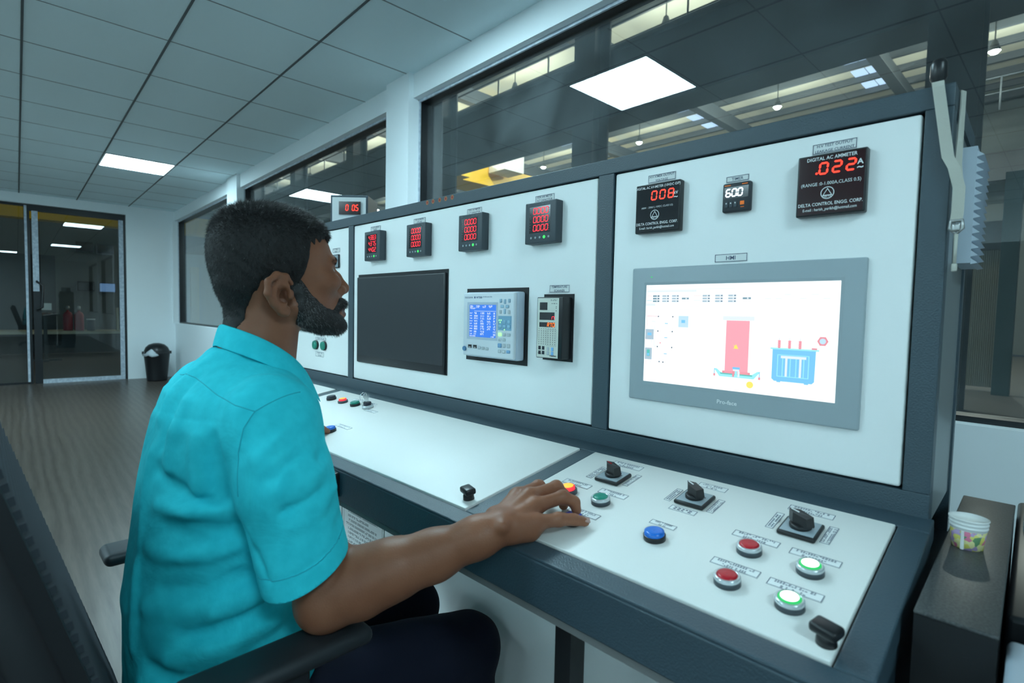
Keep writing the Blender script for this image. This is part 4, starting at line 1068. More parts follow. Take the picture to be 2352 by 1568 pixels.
def bsmax(d, P, fn, c, R, k):
    m = np.linalg.norm(P-V3(*c), axis=1) < R
    if m.any(): d[m] = smax(d[m], fn(P[m]), k)
    return d
def nets(fn, lo, hi, h, grow=1.6):
    lo = np.array(lo, dtype=np.float32); S_ = 4
    n = [int(math.ceil((hi[i]-lo[i])/h/S_))*S_ for i in range(3)]
    nb = [x//S_ for x in n]
    ax = [lo[i]+(np.arange(nb[i])*S_+(S_-1)/2)*h for i in range(3)]
    C = np.stack(np.meshgrid(*ax, indexing='ij'), -1).reshape(-1, 3).astype(np.float32)
    dc = np.concatenate([fn(C[i:i+200000]) for i in range(0, len(C), 200000)]).astype(np.float32)
    F = np.repeat(np.repeat(np.repeat(dc.reshape(nb), S_, 0), S_, 1), S_, 2)
    act = np.nonzero(np.abs(dc) < grow*h*S_)[0]
    off = np.stack(np.meshgrid(*[np.arange(S_)]*3, indexing='ij'), -1).reshape(-1, 3)
    bi = np.stack(np.unravel_index(act, nb), -1)*S_
    for i in range(0, len(bi), 4000):
        I = (bi[i:i+4000, None, :]+off[None]).reshape(-1, 3)
        F[I[:, 0], I[:, 1], I[:, 2]] = fn((lo+I*h).astype(np.float32))
    s = F < 0
    cnt = np.zeros([x-1 for x in n], dtype=np.int8)
    for a in (0, 1):
        for b_ in (0, 1):
            for c in (0, 1): cnt += s[a:n[0]-1+a, b_:n[1]-1+b_, c:n[2]-1+c]
    cells = np.stack(np.nonzero((cnt > 0) & (cnt < 8)), -1)
    cor = np.array([(a, b_, c) for a in (0, 1) for b_ in (0, 1) for c in (0, 1)])
    vals = np.stack([F[cells[:, 0]+c[0], cells[:, 1]+c[1], cells[:, 2]+c[2]] for c in cor], 1)
    acc = np.zeros((len(cells), 3)); num = np.zeros(len(cells))
    for i in range(8):
        for j in range(i+1, 8):
            if np.abs(cor[i]-cor[j]).sum() != 1: continue
            a, b_ = vals[:, i], vals[:, j]
            m = (a < 0) != (b_ < 0)
            t = np.where(m, a/np.where(m, a-b_, 1), 0)
            acc += np.where(m[:, None], cor[i]+(cor[j]-cor[i])*t[:, None], 0); num += m
    V = lo+(cells+acc/num[:, None])*h
    idm = np.full([x-1 for x in n], -1, dtype=np.int32)
    idm[cells[:, 0], cells[:, 1], cells[:, 2]] = np.arange(len(cells))
    fs = []
    for a in range(3):
        b_, c = (a+1) % 3, (a+2) % 3
        sl0 = [slice(1, n[i]-1) for i in range(3)]; sl1 = list(sl0)
        sl0[a] = slice(0, n[a]-1); sl1[a] = slice(1, n[a])
        e = s[tuple(sl0)] != s[tuple(sl1)]
        I = np.stack(np.nonzero(e), -1)
        st = np.array([1, 1, 1]); st[a] = 0
        I = I+st
        sg = s[I[:, 0], I[:, 1], I[:, 2]]
        eb = np.zeros(3, int); eb[b_] = 1; ec = np.zeros(3, int); ec[c] = 1
        q = [idm[tuple((I-x).T)] for x in (eb+ec, ec, 0*eb, eb)]
        Q = np.stack(q, 1)
        Q[~sg] = Q[~sg][:, ::-1]
        fs.append(Q)
    Fc = np.concatenate(fs)
    Fc = Fc[(Fc >= 0).all(1)]
    return V, Fc
def relax(V, Fc, it=2, lam=0.5):
    e = np.concatenate([Fc[:, [0, 1]], Fc[:, [1, 2]], Fc[:, [2, 3]], Fc[:, [3, 0]]])
    for _ in range(it):
        s = np.zeros_like(V); c = np.zeros(len(V))
        for k in range(3):
            s[:, k] = np.bincount(e[:, 0], V[e[:, 1], k], len(V))+np.bincount(e[:, 1], V[e[:, 0], k], len(V))
        c = np.bincount(e[:, 0], minlength=len(V))+np.bincount(e[:, 1], minlength=len(V))
        V = V+lam*(s/np.maximum(c, 1)[:, None]-V)
    return V
def nmesh(name, V, Fc, mats, parent, mi=None, smooth=True, label=None):
    me = bpy.data.meshes.new(name)
    me.vertices.add(len(V)); me.vertices.foreach_set('co', np.asarray(V, dtype=np.float32).ravel())
    k = Fc.shape[1]
    me.loops.add(len(Fc)*k); me.loops.foreach_set('vertex_index', Fc.astype(np.int32).ravel())
    me.polygons.add(len(Fc)); me.polygons.foreach_set('loop_start', np.arange(len(Fc), dtype=np.int32)*k)
    for m in (mats if isinstance(mats, (list, tuple)) else [mats]): me.materials.append(m)
    if mi is not None: me.polygons.foreach_set('material_index', mi.astype(np.int32))
    me.update(calc_edges=True)
    me.polygons.foreach_set('use_smooth', np.full(len(Fc), smooth))
    me.validate()
    o = bpy.data.objects.new(name, me); COL.objects.link(o)
    o.parent = parent
    if label: o['label'] = label
    return o
def grads(fn, V, e=0.0015):
    V = V.astype(np.float32); g = np.zeros_like(V)
    for k in range(3):
        d = np.zeros(3, np.float32); d[k] = e
        g[:, k] = fn(V+d)-fn(V-d)
    return g/np.maximum(1e-9, np.linalg.norm(g, axis=1))[:, None]

# ================================================================== THE OPERATOR
# coordinates below: x across (right +) from the body's middle, v = depth in the console frame, z above the floor
UC = -0.764
per = thing('person', 'seated bearded person in a turquoise short-sleeved shirt reaching to the desk buttons', 'person', cw(UC, -0.60, 0), (0, 0, ANG))
OFF = np.array([0, 0.60, 0])               # v -> local y of the person
HV, HZc = -0.532, CZ+0.062                 # head centre
def H(x, y, z): return (x, HV+y, HZc+z)
R_EL, R_SH = (0.222, -0.553, CZ-0.380), (0.155, -0.598, CZ-0.158)
FORE = [R_EL, (0.246, -0.524, CZ-0.366), (0.274, -0.491, CZ-0.349), (0.309, -0.447, CZ-0.331), (0.354, -0.408, CZ-0.303), (0.376, -0.385, CZ-0.290)]
FR = [0.040, 0.0430, 0.0375, 0.0315, 0.0250, 0.0225]
L_EL, L_SH = (-0.215, -0.545, CZ-0.370), (-0.158, -0.585, CZ-0.140)
LW = (-0.345, -0.398, CZ-0.279)
# finger joints of the right hand (knuckle, two joints, tip)
def D(u, v, h): return (u-UC, v, dz(v)+h)
FING = {
 'index':  ([D(-0.4200,-0.322,0.042), D(-0.4180,-0.277,0.040), D(-0.4160,-0.262,0.022), D(-0.4150,-0.262,0.009)], [0.0102,0.0096,0.0086,0.0074]),
 'middle': ([D(-0.4000,-0.318,0.045), D(-0.3905,-0.268,0.042), D(-0.3870,-0.253,0.025), D(-0.3870,-0.254,0.010)], [0.0104,0.0098,0.0088,0.0076]),
 'ring':   ([D(-0.3800,-0.326,0.040), D(-0.3650,-0.284,0.040), D(-0.3535,-0.271,0.031), D(-0.3500,-0.270,0.019)], [0.0102,0.0095,0.0084,0.0072]),
 'little': ([D(-0.3620,-0.345,0.029), D(-0.3470,-0.314,0.025), D(-0.3370,-0.293,0.019), D(-0.3290,-0.277,0.011)], [0.0100,0.0092,0.0084,0.0068]),
 'thumb':  ([D(-0.4150,-0.372,0.034), D(-0.4320,-0.345,0.026), D(-0.4350,-0.318,0.017), D(-0.4310,-0.294,0.009)], [0.0110,0.0096,0.0088,0.0072]),
}
def f_skull(P):
    X = P-V3(*H(0, 0, 0))
    X = np.stack([np.abs(X[:, 0]), X[:, 1], X[:, 2]], 1)     # both halves of a face are alike
    d = ell(X, (0, -0.014, 0.026), (0.067, 0.084, 0.067))
    d = smin(d, ell(X, (0, 0.022, 0.026), (0.057, 0.060, 0.050)), 0.02)
    d = smin(d, ell(X, (0, -0.046, -0.026), (0.050, 0.042, 0.05)), 0.03)
    d = smin(d, ell(X, (0, 0.040, -0.030), (0.053, 0.050, 0.062)), 0.02)
    d = smin(d, ell(X, (0, 0.072, 0.017), (0.046, 0.020, 0.012)), 0.012)
    d = smin(d, ell(X, (0, 0.076, -0.052), (0.030, 0.032, 0.030)), 0.015)
    d = smin(d, cap_(X, (0.046, 0.006, -0.060), (0.014, 0.083, -0.087), 0.0185), 0.022)
    d = smin(d, ell(X, (0, 0.086, -0.086), (0.022, 0.020, 0.018)), 0.014)
    d = smin(d, ell(X, (0.040, 0.060, -0.016), (0.021, 0.026, 0.018)), 0.015)
    return d
def f_head(P):
    X = P-V3(*H(0, 0, 0))
    X = np.stack([np.abs(X[:, 0]), X[:, 1], X[:, 2]], 1).astype(np.float32)
    d = f_skull(P)
    d = smax(d, -(np.linalg.norm(X-V3(0.030, 0.091, 0.000), axis=1)-0.0185), 0.010)
    d = smin(d, path(X, [(0.014, 0.076, 0.003), (0.023, 0.0795, 0.0078), (0.034, 0.0765, 0.0072), (0.044, 0.066, 0.001)], [0.0026, 0.0034, 0.0032, 0.0020]), 0.003)
    d = smin(d, path(X, [(0.014, 0.076, 0.002), (0.024, 0.0765, -0.0060), (0.034, 0.0735, -0.0062), (0.044, 0.066, -0.001)], [0.0026, 0.0028, 0.0026, 0.0018]), 0.003)
    d = smin(d, path(X, [(0, 0.084, 0.010), (0, 0.098, -0.006), (0, 0.1115, -0.024)], [0.0075, 0.0082, 0.0112], 0.008), 0.010)
    d = smin(d, np.linalg.norm(X-V3(0.0115, 0.102, -0.0290), axis=1)-0.0088, 0.006)
    d = smax(d, -(np.linalg.norm(X-V3(0.0065, 0.1075, -0.0395), axis=1)-0.0042), 0.003)
    d = smin(d, path(X, [(0, 0.1085, -0.0585), (0.012, 0.1035, -0.0595), (0.022, 0.094, -0.063)], [0.0062, 0.0058, 0.004]), 0.004)
    d = smin(d, path(X, [(0, 0.1090, -0.0700), (0.012, 0.1040, -0.0695), (0.021, 0.094, -0.065)], [0.0070, 0.0062, 0.004]), 0.004)
    d = smax(d, -path(X, [(0, 0.1165, -0.0642), (0.014, 0.110, -0.0645), (0.023, 0.099, -0.0645)], 0.0016), 0.002)
    # ears
    Y = X.copy(); Y[:, 0] -= 0.0
    helix = [(0.066, -0.008, -0.024), (0.071, -0.018, -0.014), (0.077, -0.034, -0.013), (0.083, -0.048, -0.024), (0.083, -0.049, -0.041), (0.078, -0.039, -0.056), (0.072, -0.026, -0.068)]
    d = smin(d, path(Y, helix, [0.0042, 0.0046, 0.0050, 0.0052, 0.0050, 0.0046, 0.0052]), 0.004)
    d = smin(d, ell(Y, (0.072, -0.030, -0.037), (0.0055, 0.018, 0.026), Matrix.Rotation(R_(-22), 3, 'Z')), 0.005)
    d = smin(d, ell(Y, (0.071, -0.019, -0.066), (0.0050, 0.0085, 0.0095)), 0.005)
    d = smin(d, path(Y, [(0.076, -0.030, -0.023), (0.080, -0.040, -0.036), (0.076, -0.032, -0.054)], 0.0038), 0.003)
    d = smax(d, -ell(Y, (0.083, -0.024, -0.043), (0.014, 0.0095, 0.0135)), 0.003)
    d = smax(d, -path(Y, [(0.081, -0.022, -0.021), (0.086, -0.040, -0.027), (0.086, -0.042, -0.044)], 0.0036), 0.002)
    d = smin(d, ell(Y, (0.073, -0.0115, -0.041), (0.0052, 0.0050, 0.0085)), 0.003)
    return d
TORSO = [  # z, half width, half depth, centre v
 (0.40, 0.172, 0.128, -0.612), (0.55, 0.168, 0.128, -0.615), (0.70, 0.158, 0.122, -0.621), (0.80, 0.158, 0.116, -0.614), (0.90, 0.166, 0.112, -0.603), (0.955, 0.166, 0.100, -0.602), (0.995, 0.146, 0.086, -0.600), (1.022, 0.098, 0.072, -0.592), (1.045, 0.058, 0.060, -0.582), (1.09, 0.048, 0.052, -0.565)]
_tz = np.array(TORSO)
def f_torso(P, grow=0.0):
    z = P[:, 2]
    a = np.interp(z, _tz[:, 0], _tz[:, 1])+grow; b_ = np.interp(z, _tz[:, 0], _tz[:, 2])+grow; c = np.interp(z, _tz[:, 0], _tz[:, 3])
    x = np.abs(P[:, 0])/a; y = np.abs(P[:, 1]-c)/b_
    k = (x**2.3+y**2.3)**(1/2.3)
    d = (k-1)*np.minimum(a, b_)*0.9
    return smax(d, np.maximum(z-1.06, 0.42-z), 0.02).astype(np.float32)
def f_shoulders(P, g):
    Q = np.stack([np.abs(P[:, 0]), P[:, 1], P[:, 2]], 1)
    d = cap_(Q, (0.150, -0.597, CZ-0.150), (0.050, -0.592, CZ-0.146), 0.050+g, 0.044+g)
    return d
def f_hand(P):
    d = None
    w_ = FORE[-1]
    for nme, (pts, r) in FING.items():
        e = path(P, pts, r, 0.003)
        if nme != 'thumb':
            e = smin(e, cap_(P, (w_[0]+(0.012 if nme == 'little' else 0.004 if nme == 'ring' else -0.006 if nme == 'middle' else -0.014), w_[1]+0.012, w_[2]+0.004), pts[0], 0.0165, r[0]+0.0022), 0.009)
            e = smin(e, np.linalg.norm(P-V3(*pts[1]), axis=1)-(r[1]+0.0008), 0.004)
        else:
            e = smin(e, cap_(P, (w_[0]-0.012, w_[1]+0.008, w_[2]), pts[0], 0.017, 0.013), 0.01)
        d = e if d is None else smin(d, e, 0.0035 if nme != 'thumb' else 0.006)
    # pad at the outer edge of the palm
    d = smin(d, cap_(P, (w_[0]+0.010, w_[1]+0.014, w_[2]-0.006), (FING['little'][0][0][0]-0.004, FING['little'][0][0][1]-0.006, FING['little'][0][0][2]-0.012), 0.0165, 0.0135), 0.010)
    return d
def f_lhand(P):
    d = cap_(P, LW, (LW[0]-0.018, LW[1]+0.05, LW[2]-0.004), 0.024, 0.026)
    for k in range(4):
        a = (LW[0]-0.040+0.018*k, LW[1]+0.068+0.004*(k in (1, 2)), LW[2]-0.002)
        b_ = (a[0]-0.006, a[1]+0.030, a[2]-0.004); c = (b_[0]-0.004, b_[1]+0.020, b_[2]-0.012)
        d = smin(d, path(P, [a, b_, c], [0.0095, 0.0082, 0.0068]), 0.006)
        d = smin(d, cap_(P, LW, a, 0.018, 0.0105), 0.010)
    d = smin(d, path(P, [(LW[0]+0.018, LW[1]+0.015, LW[2]-0.004), (LW[0]+0.036, LW[1]+0.045, LW[2]-0.008), (LW[0]+0.036, LW[1]+0.072, LW[2]-0.012)], [0.014, 0.0098, 0.0076]), 0.010)
    return d
def f_body(P):
    d = f_torso(P, -0.014)
    d = smin(d, f_shoulders(P, -0.014), 0.03)
    d = smin(d, cap_(P, H(0, -0.020, -0.060), H(0, -0.036, -0.155), 0.052, 0.058), 0.012)
    d = smin(d, cap_(P, R_SH, R_EL, 0.042, 0.040), 0.02)
    fa = path(P, FORE, FR, 0.02)
    d = smin(d, fa, 0.012)
    d = smin(d, np.linalg.norm(P-V3(R_EL[0]-0.004, R_EL[1]-0.010, R_EL[2]-0.014), axis=1)-0.032, 0.02)
    m = np.linalg.norm(P-V3(FORE[-1][0]+0.01, FORE[-1][1]+0.06, FORE[-1][2]), axis=1) < 0.16
    if m.any(): d[m] = smin(d[m], f_hand(P[m]), 0.010)
    d = smin(d, np.linalg.norm(P-V3(FORE[-1][0]+0.016, FORE[-1][1]-0.014, FORE[-1][2]+0.010), axis=1)-0.0070, 0.010)
    d = smin(d, cap_(P, L_SH, L_EL, 0.046, 0.040), 0.02)
    d = smin(d, path(P, [L_EL, (-0.28, -0.46, CZ-0.325), LW], [0.040, 0.038, 0.024], 0.02), 0.012)
    m = np.linalg.norm(P-V3(LW[0], LW[1]+0.05, LW[2]), axis=1) < 0.16
    if m.any(): d[m] = smin(d[m], f_lhand(P[m]), 0.010)
    m = np.linalg.norm(P-V3(*H(0, 0, 0)), axis=1) < 0.20
    if m.any(): d[m] = smin(d[m], f_head(P[m]), 0.012)
    s_ = np.abs(P[:, 0])
    Q = np.stack([s_, P[:, 1], P[:, 2]], 1)
    d = smin(d, cap_(Q, (0.08, -0.60, 0.52), (0.095, -0.35, 0.49), 0.055, 0.040), 0.03)
    return d.astype(np.float32)

def skin_mat():
    m = mat('brown_skin', (0.275, 0.108, 0.058), 0.48, bump=(420, 0.22, 0.0012), var=(26, (0.235, 0.086, 0.044), 0.35, 0.7), spec=0.35)
    b_ = m.node_tree.nodes['Principled BSDF']
    b_.inputs['Subsurface Weight'].default_value = 0.06
    b_.inputs['Subsurface Radius'].default_value = (0.008, 0.003, 0.002)
    b_.inputs['Subsurface Scale'].default_value = 1.0
    return m
M_skin = skin_mat()
M_lip = mat('lip_skin', (0.16, 0.062, 0.052), 0.4)
M_nail = mat('finger_nail', (0.46, 0.29, 0.25), 0.3)
V, Fc = nets(f_body, (-0.42, -0.75, 0.42), (0.46, -0.20, CZ+0.18), 0.0026)
V = relax(V, Fc, 1, 0.4)
# lips take their own tone
fc = V[Fc].mean(1); q = fc-np.array(H(0, 0.108, -0.0645))
lip = ((q[:, 0]/0.023)**2+(q[:, 2]/0.0115)**2 < 1) & (q[:, 1] > -0.014)
body = nmesh('body', V+OFF, Fc, [M_skin, M_lip], per, lip.astype(int))

# eyes
for s in (-1, 1):
    f = MB(); n_ = 20; rr = 0.0124
    f.lathe([(rr*math.sin(a), -rr*math.cos(a)) for a in [0.02]+[math.pi*k/14 for k in range(1, 11)]], n_, 0, cap=False)
    f.lathe([(rr*math.sin(a), -rr*math.cos(a)) for a in [math.pi*k/14 for k in (10, 11, 12)]], n_, 1, cap=False)
    f.lathe([(rr*math.sin(a), -rr*math.cos(a)) for a in (math.pi*12/14, math.pi*13/14, math.pi*0.998)], n_, 2, cap=False)
    x, y, z = H(s*0.0305, 0.0672, 0.0006)
    f.build('eye', [mat('eye_white',(0.62,0.58,0.55),0.2), mat('iris_brown',(0.05,0.02,0.01),0.15), M_black], per, (x, y+0.60, z), (-math.pi/2, 0, 0))

# nails on the visible fingers
for nme in ('little',):
    p3, p2 = Vector(FING[nme][0][3]), Vector(FING[nme][0][2])
    ax_ = (p3-p2).normalized(); up = (Vector((0.55, -0.25, 0.8))-ax_*Vector((0.55, -0.25, 0.8)).dot(ax_)).normalized(); sd = ax_.cross(up)
    M_ = Matrix((( sd.x, ax_.x, up.x, 0), (sd.y, ax_.y, up.y, 0), (sd.z, ax_.z, up.z, 0), (0,0,0,1)))
    r = FING[nme][1][3]
    f = MB(); f.rbox(-r*0.60, r*0.60, -0.0040, 0.0050, r*0.62, r*0.96, r*0.15, 0, Matrix.Translation(p3+Vector((0,0.60,0))) @ M_)
    f.build('finger_nail', M_nail, per)

# ---------------- hair and beard
def ss(x, a, b_): 
    t = np.clip((x-a)/(b_-a), 0, 1); return t*t*(3-2*t)
def hair_thick(X):
    """how thick the hair stands over the scalp at a point (head coordinates)"""
    x, y, z = np.abs(X[:, 0]), X[:, 1], X[:, 2]
    low = np.interp(y, [-0.12, -0.075, -0.066, -0.056, -0.046, -0.012, -0.004, 0.010, 0.018, 0.025, 0.055, 0.10], [-0.105, -0.100, -0.084, -0.045, -0.026, -0.020, -0.040, -0.036, 0.000, 0.040, 0.050, 0.047])
    low = low+0.0035*np.sin(310*y)*np.sin(170*z+2)+0.003*np.sin(520*y+1)
    top = ss(z, 0.02, 0.085)
    t = 0.0034+0.0048*top+0.0030*ss(y, 0.04, 0.08)*top+0.0022*ss(-y, 0.02, 0.09)*ss(z, -0.05, 0.02)
    edge = ss(z-low, -0.002, 0.014+0.020*ss(-y, 0.05, 0.09))
    return t*edge, z-low
def nz(P, sc_, seed):
    r = np.random.default_rng(seed); o = np.zeros(len(P))
    for k in range(5):
        w_ = r.normal(size=3); w_ *= sc_*(0.6+0.8*r.random())/np.linalg.norm(w_)
        o += np.sin(P @ w_+r.random()*6.28)
    return o/5
def f_scalp(P):
    return smin(f_skull(P), cap_(P, H(0, -0.020, -0.060), H(0, -0.036, -0.155), 0.052, 0.058), 0.012)
def f_hair(P):
    X = P-V3(*H(0, 0, 0))
    t, e = hair_thick(X)
    d = f_scalp(P)-t-0.0022*nz(X, 160, 3)*np.clip(t/0.012, 0, 1)-0.0012*nz(X, 420, 5)
    return np.maximum(d, -e*0.7).astype(np.float32)
def beard_e(X):
    x, y, z = np.abs(X[:, 0]), X[:, 1], X[:, 2]
    hi = np.interp(y, [-0.02, 0.000, 0.016, 0.032, 0.055, 0.075, 0.092, 0.13], [-0.05, -0.010, -0.016, -0.040, -0.058, -0.062, -0.042, -0.040])
    back = np.interp(z, [-0.13, -0.10, -0.07, -0.03, -0.01], [0.030, 0.012, 0.004, 0.0, -0.004])
    e = np.minimum(np.minimum(hi-z, y-back), z-np.interp(y, [0.0, 0.03, 0.07, 0.12], [-0.084, -0.095, -0.106, -0.107]))
    mouth = np.sqrt((x/0.026)**2+((z+0.0645)/0.0110)**2)-1
    return np.minimum(e, mouth*0.010+np.where(y > 0.07, 0, 1))
def f_beard(P):
    X = P-V3(*H(0, 0, 0))
    e = beard_e(X)
    t = 0.0044*ss(e, 0.0, 0.014)+0.001*ss(X[:, 1], 0.06, 0.10)*ss(-X[:, 2], 0.07, 0.10)
    base = smin(f_skull(P), cap_(P, H(0, -0.012, -0.060), H(0, -0.030, -0.155), 0.050, 0.056), 0.02)
    base = smin(base, ell(np.abs(X)*np.array([1,0,0],np.float32)+X*np.array([0,1,1],np.float32), (0, 0.094, -0.052), (0.030, 0.018, 0.012)), 0.008)
    d = base-t-0.0009*nz(X, 420, 8)
    return np.maximum(d, -e*0.8).astype(np.float32)
M_hair = mat('black_hair', (0.010, 0.010, 0.011), 0.42, spec=0.6)
M_grey = mat('grey_hair', (0.34, 0.35, 0.36), 0.45)
M_stub = mat('beard_base', (0.018, 0.016, 0.016), 0.6)
M_scalp = mat('hair_base', (0.012, 0.011, 0.011), 0.7)
HL, HH = np.array(H(-0.10, -0.135, -0.14)), np.array(H(0.10, 0.145, 0.13))
def strands(Vs, N, length, spread, flow, width, grey, seed):
    r = np.random.default_rng(seed); n = len(Vs)
    d = N+flow*1.0+r.normal(scale=spread, size=Vs.shape); d /= np.linalg.norm(d, axis=1)[:, None]
    L = (length*(0.6+0.8*r.random(n)))[:, None]
    side = np.cross(d, r.normal(size=Vs.shape)); side /= np.linalg.norm(side, axis=1)[:, None]
    s2 = np.cross(d, side); w_ = width
    b0 = Vs-N*0.0015
    mid = b0+d*L*0.55; tip = mid+(d+flow*0.55-N*0.25)*L*0.5
    pts = []
    for c, ww in ((b0, 1.0), (mid, 0.8)):
        for a in range(3):
            pts.append(c+(side*math.cos(a*2.094)+s2*math.sin(a*2.094))*w_*ww)
    pts.append(tip)
    VV = np.stack(pts, 1).reshape(-1, 3)
    base = (np.arange(n)*7)[:, None]
    tr = []
    for a in range(3):
        b_ = (a+1) % 3
        tr += [(a, b_, 3+b_), (a, 3+b_, 3+a), (3+a, 3+b_, 6)]
    T = (base[:, None, :]+np.array(tr)[None]).reshape(-1, 3)
    return VV, T, np.repeat(grey.astype(int), 9)
def hair_part(name, fn, h, lo, hi, picker, mats, label=None):
    V, Fc = nets(fn, lo, hi, h)
    # keep the outer skin only: what lies deeper than the scalp is never seen
    X = V-np.array(H(0, 0, 0))
    N = grads(fn, V)
    VV, T, mi = picker(V, N, X)
    quads = np.concatenate([Fc[:, [0, 1, 2]], Fc[:, [0, 2, 3]]])
    allV = np.concatenate([V, VV]); allF = np.concatenate([quads, T+len(V)])
    m_ = np.concatenate([np.zeros(len(quads), int), mi+1])
    return nmesh(name, allV+OFF, allF, mats, per, m_, label=label)
def pick_hair(V, N, X):
    r = np.random.default_rng(4)
    dep = f_scalp(V.astype(np.float32))
    ok = np.nonzero((dep > 0.0010) & (r.random(len(V)) < 0.9))[0]
    ok = np.concatenate([ok, ok])
    x = X[ok]
    top = ss(x[:, 2], 0.03, 0.09)
    flow = np.stack([0*top, 0.75*top+0.0*x[:, 1], -0.85*(1-top)], 1)
    back = ss(-x[:, 1], 0.02, 0.08)*top
    flow[:, 1] -= back*1.1
    t, e = hair_thick(x.astype(np.float32))
    L = (0.0046+0.0065*top+0.002*ss(x[:, 1], 0.04, 0.08)*top)*(0.45+0.55*ss(e, 0.0, 0.03))
    Nn = N[ok]*(0.50+0.20*top[:, None])
    return strands(V[ok]-N[ok]*0.001, Nn, L, 0.25, flow*0.8, 0.00021, (r.random(len(ok)) < 0.012), 11)
hair = hair_part('hair', f_hair, 0.0022, HL, HH, pick_hair, [M_scalp, M_hair, M_grey], 'short black hair, thicker on top')
def pick_beard(V, N, X):
    r = np.random.default_rng(5)
    e = beard_e(X.astype(np.float32))
    ok = np.nonzero((e > 0.0004) & (f_skull(V.astype(np.float32)) > 0.0003))[0]
    ok = np.concatenate([ok, ok[r.random(len(ok)) < 0.6]])
    x = X[ok]
    flow = np.stack([0*x[:, 0], 0.30+0*x[:, 0], -0.75+0*x[:, 0]], 1)
    mou = (x[:, 1] > 0.085) & (x[:, 2] > -0.062)
    g = 0.06+0.72*ss(0.060-x[:, 1], 0.0, 0.035)*ss(x[:, 2], -0.105, -0.06)+0.20*ss(-x[:, 2], 0.09, 0.112)
    return strands(V[ok]-N[ok]*0.0008, N[ok]*0.6, np.where(mou, 0.006, 0.0044+0.0012*ss(-x[:, 2], 0.08, 0.11)), 0.28, flow, 0.00021, r.random(len(ok)) < g, 12)
hair_part('beard', f_beard, 0.0022, np.array(H(-0.09, -0.03, -0.14)), np.array(H(0.09, 0.14, 0.0)), pick_beard, [M_stub, M_hair, M_grey], 'trimmed black beard going grey at the cheek')
for s in (-1, 1):
    r = np.random.default_rng(20+s); n = 340
    t = r.random(n); x = s*(0.013+0.034*t); z = 0.0165+0.006*np.sin(t*2.6)+r.normal(scale=0.0016, size=n)-0.004*t
    Vs = np.stack([x, 0.088-0.020*t*t, z], 1)+np.array(H(0, 0, 0))
    for _ in range(5):
        N = grads(f_head, Vs); Vs = Vs-N*f_head(Vs.astype(np.float32))[:, None]
    VV, T, mi = strands(Vs, N*0.12, np.full(n, 0.0034), 0.12, np.tile(np.array([s*0.9, -0.45, -0.05]), (n, 1)), 0.00022, np.zeros(n, bool), 30)
    nmesh('eyebrow', VV+OFF, T, [M_hair], per)

